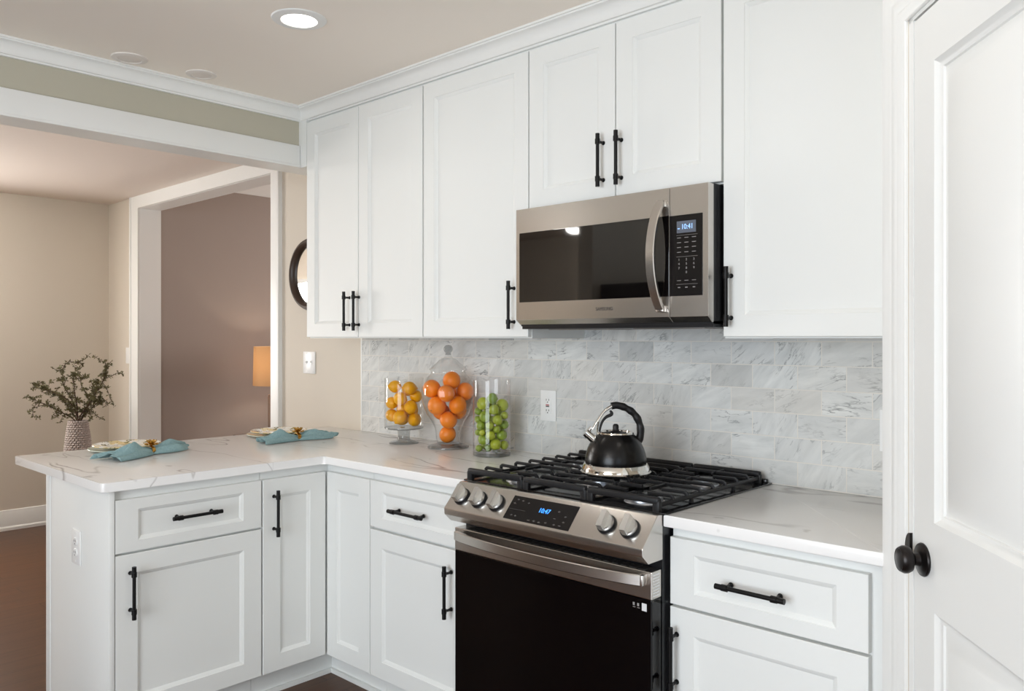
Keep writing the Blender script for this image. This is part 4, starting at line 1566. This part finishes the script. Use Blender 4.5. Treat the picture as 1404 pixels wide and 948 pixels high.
vz = thing('vase', 'pinkish grey pebble textured ceramic vase holding dry branches', 'vase', (VX, VY, SH))
mb = MB()
seg, nz_ = 176, 126
prof = []
for i in range(nz_ + 1):
    z = .315 * i / nz_
    u = i / nz_
    r = .070 + .014 * sin(min(1, u / .35) * pi / 2) - .026 * max(0, (u - .30) / .70) ** 1.2
    prof.append((r, z))
rings = []
for i, (r, z) in enumerate(prof):
    row = []
    for k in range(seg):
        a = 2 * pi * k / seg
        rowi = z / .0150
        off = .5 * (int(rowi) % 2)
        fz = rowi % 1.0
        fa = (a / (2 * pi) * 22 + off) % 1.0
        bumpv = max(0, 1 - ((fa - .5) / .48) ** 2) * max(0, 1 - ((fz - .5) / .52) ** 2)
        rr_ = r - .003 + .0095 * bumpv ** .5
        row.append(mb.bm.verts.new((VX + rr_ * cos(a), VY + rr_ * sin(a), SH + z)))
    rings.append(row)
top = []
for k in range(seg):
    a = 2 * pi * k / seg
    top.append(mb.bm.verts.new((VX + (prof[-1][0] - .008) * cos(a), VY + (prof[-1][0] - .008) * sin(a), SH + .312)))
low = []
for k in range(seg):
    a = 2 * pi * k / seg
    low.append(mb.bm.verts.new((VX + (prof[-1][0] - .012) * cos(a), VY + (prof[-1][0] - .012) * sin(a), SH + .16)))
rings += [top, low]
for A, B in zip(rings[:-1], rings[1:]):
    for k in range(seg):
        j = (k + 1) % seg
        mb.bm.faces.new((A[k], A[j], B[j], B[k]))
mb.bm.faces.new(list(reversed(rings[0]))); mb.bm.faces.new(low)
mb.build('vessel', M['vase'], vz, angle=70)

brs = thing('dry_branches', 'bunch of dry leafy brown branches spreading from the pebbled vase', 'branches', (VX, VY, SH + .18))
rg = random.Random(21)
SC = 1 / 1190.0
Z578 = SH + .312


def bp(px, py, b):
    return Vector((VX, VY, 0)) + CR * ((px - 466) * SC) + CD * b + Vector((0, 0, Z578 + (578 - py) * SC))


stems = [
    ([(440, 700), (412, 570), (330, 500), (230, 445), (110, 392)], -.02, 1.0),
    ([(450, 700), (420, 570), (370, 480), (320, 410), (240, 360), (150, 315), (70, 290)], .04, 1.0),
    ([(455, 700), (462, 570), (445, 470), (400, 380), (345, 280), (340, 170)], .0, 1.0),
    ([(465, 700), (485, 560), (478, 440), (470, 330), (480, 215), (530, 190)], -.04, .9),
    ([(470, 700), (512, 560), (540, 430), (580, 320), (600, 245)], .03, 1.0),
    ([(475, 700), (520, 540), (565, 440), (630, 340), (690, 240), (718, 150), (712, 98)], -.02, 1.1),
    ([(470, 700), (500, 560), (420, 400), (300, 330), (260, 300)], -.06, .9),
    ([(465, 700), (490, 570), (520, 430), (430, 290), (420, 230)], .06, .8),
    ([(475, 700), (530, 560), (600, 440), (650, 420)], .02, .8),
]
twigs_extra = {
    0: [[(330, 500), (300, 520), (285, 545)], [(230, 445), (150, 460), (60, 495), (45, 520)], [(170, 420), (110, 470), (95, 540), (130, 558)]],
    1: [[(240, 360), (180, 360), (100, 350)], [(150, 315), (110, 270), (60, 290), (40, 325)]],
    2: [[(342, 200), (335, 140), (355, 105), (400, 100), (440, 115), (435, 140), (390, 160), (350, 165)], [(430, 110), (470, 95), (500, 70), (512, 45)], [(345, 230), (300, 250), (285, 240)], [(340, 190), (310, 150), (300, 145)]],
    3: [[(480, 230), (540, 230), (555, 205)], [(475, 300), (440, 220), (445, 190)]],
    4: [[(580, 320), (545, 290), (520, 250)], [(560, 380), (620, 400), (660, 440), (620, 470)]],
    5: [[(690, 240), (740, 215), (790, 185), (808, 205)], [(680, 260), (710, 330), (722, 400), (738, 460)], [(640, 330), (670, 300), (700, 310)], [(560, 470), (575, 530), (560, 575)], [(590, 490), (630, 540), (662, 570)]],
}


def catmull(P, k=5):
    out = []
    for i in range(len(P) - 1):
        p0, p1, p2, p3 = P[max(i - 1, 0)], P[i], P[i + 1], P[min(i + 2, len(P) - 1)]
        for j in range(k):
            t_ = j / k
            out.append(.5 * ((2 * p1) + (p2 - p0) * t_ + (2 * p0 - 5 * p1 + 4 * p2 - p3) * t_ * t_ + (3 * p1 - p0 - 3 * p2 + p3) * t_ ** 3))
    out.append(P[-1])
    return out


def leaf(bm, p, d, ln, wd):
    d = d.normalized()
    s = d.cross(Vector((rg.uniform(-1, 1), rg.uniform(-1, 1), rg.uniform(-1, 1))))
    if s.length < 1e-3:
        return
    s.normalize()
    nn = d.cross(s) * (ln * .12)
    a = [bm.verts.new(p), bm.verts.new(p + d * ln * .45 + s * wd + nn), bm.verts.new(p + d * ln), bm.verts.new(p + d * ln * .45 - s * wd + nn), bm.verts.new(p + d * ln * .5 - nn * .3)]
    for i in range(4):
        bm.faces.new((a[i], a[(i + 1) % 4], a[4]))


for si, (pp, bdep, dens) in enumerate(stems):
    P = []
    for i, (x, y) in enumerate(pp):
        f = max(0, i - 1) / max(1, len(pp) - 2)
        if i == 0:
            P.append(Vector((VX, VY, SH + .25)) + CR * ((x - 466) * SC * .3) + CD * (bdep * .2))
        else:
            P.append(bp(466 + (x - 466) * (.45 if i == 1 else 1), y, bdep * (.4 + 1.8 * f)))
    pts = catmull(P)
    n_ = len(pts)
    mb = MB()
    mb.tube(pts, [.0048 - .0030 * i / n_ for i in range(n_)], 6, up=(1, 0, 0))
    lf = MB()
    tips = [pts[n_ // 3:]]
    for tw in twigs_extra.get(si, []):
        tp = catmull([bp(x, y, bdep * 1.4 + .02 * q) for q, (x, y) in enumerate(tw)], 4)
        mb.tube(tp, [.0024 - .0010 * i / len(tp) for i in range(len(tp))], 5, up=(1, 0, 0))
        tips.append(tp)
    # small side twigs
    for i in range(n_ // 3, n_, 1):
        if rg.random() < .62:
            p = pts[i]
            d = Vector((rg.uniform(-1, 1), rg.uniform(-1, 1), rg.uniform(-.35, 1.0))).normalized()
            L_ = rg.uniform(.03, .085)
            tp = catmull([p, p + d * L_ * .5 + Vector((0, 0, rg.uniform(-.012, .012))), p + d * L_ + Vector((0, 0, rg.uniform(-.03, .015)))], 3)
            mb.tube(tp, [.0016, .0015, .0014, .0013, .0012, .0011, .001][:len(tp)], 4, up=(1, 0, 0))
            tips.append(tp)
    for tp in tips:
        for i in range(len(tp)):
            for q in range(4 if len(tp) < 12 else 3):
                if rg.random() < .8 * dens:
                    d = Vector((rg.uniform(-1, 1), rg.uniform(-1, 1), rg.uniform(-.8, .9)))
                    leaf(lf.bm, tp[i] + d * .002, d, rg.uniform(.013, .026), rg.uniform(.0040, .0075))
    s_ = mb.build('branch', M['twig'], brs)
    lf.build('leaves', M['leaf'], s_, angle=80)

# ------------------------------------------------------------------ lamp in the next room
LX, LY, LZ = -4.20, .935, .62
tb = thing('side_table', 'dark side table under the lamp in the taupe room', 'table', (LX, LY, 0))
mb = MB()
mb.box(LX - .24, LX + .24, LY - .24, LY + .24, LZ - .03, LZ, .004)
mb.build('tabletop', M['darkwood'], tb)
for sx in (-1, 1):
    for sy in (-1, 1):
        mb = MB()
        mb.box(LX + sx * .21 - .018, LX + sx * .21 + .018, LY + sy * .21 - .018, LY + sy * .21 + .018, 0.001, LZ - .03, .003)
        mb.build('leg', M['darkwood'], tb)
lamp = thing('table_lamp', 'table lamp with a tan drum shade seen through the opening', 'lamp', (LX, LY, LZ))
T = Matrix.Translation((LX, LY, LZ))
mb = MB()
mb.lathe([(0, 0), (.075, 0), (.078, .010), (.070, .018), (.064, .03), (.064, .30), (.060, .318), (.030, .325), (0, .325)], 32, T, False, False)
mb.build('base', M['lampbase'], lamp, angle=30)
mb = MB()
mb.lathe([(0, .325), (.026, .325), (.026, .335), (.012, .345), (.008, .40), (.008, .52), (0, .52)], 20, T, False, False)
mb.build('stem', M['gold'], lamp, angle=30)
mb = MB()
mb.lathe([(.176, .392), (.178, .392), (.172, .700), (.170, .700), (.176, .392)], 48, T, False, False)
mb.build('lamp_shade', M['shade'], lamp, angle=30)
pl = bpy.data.lights.new('bulb', 'POINT'); pl.energy = 3.2; pl.color = (1, .84, .66); pl.shadow_soft_size = .04
po = bpy.data.objects.new('bulb', pl); COL.objects.link(po); po.location = (0, 0, .56); po.parent = lamp

# ------------------------------------------------------------------ refrigerator against the kitchen's left wall (seen only mirrored in the microwave window)
fr = thing('refrigerator', 'black refrigerator mirrored in the dark microwave window', 'refrigerator', (-1.50, -3.3, 0))
MB().box(XH + .01, -1.20, -3.75, -2.86, .02, 1.76, .004).build('body', M['blackbody'], fr)
for y0, y1, hy in ((-3.748, -3.308, -3.345), (-3.302, -2.862, -3.265)):
    d = MB().box(-1.198, -1.135, y0, y1, .06, 1.755, .006).build('door', M['blackbody'], fr)
    mb = MB()
    mb.tube([(-1.135, hy, .75), (-1.085, hy, .80), (-1.080, hy, 1.1), (-1.085, hy, 1.40), (-1.135, hy, 1.45)], .011, 10, up=(0, 1, 0))
    mb.build('handle', M['steel'], d)
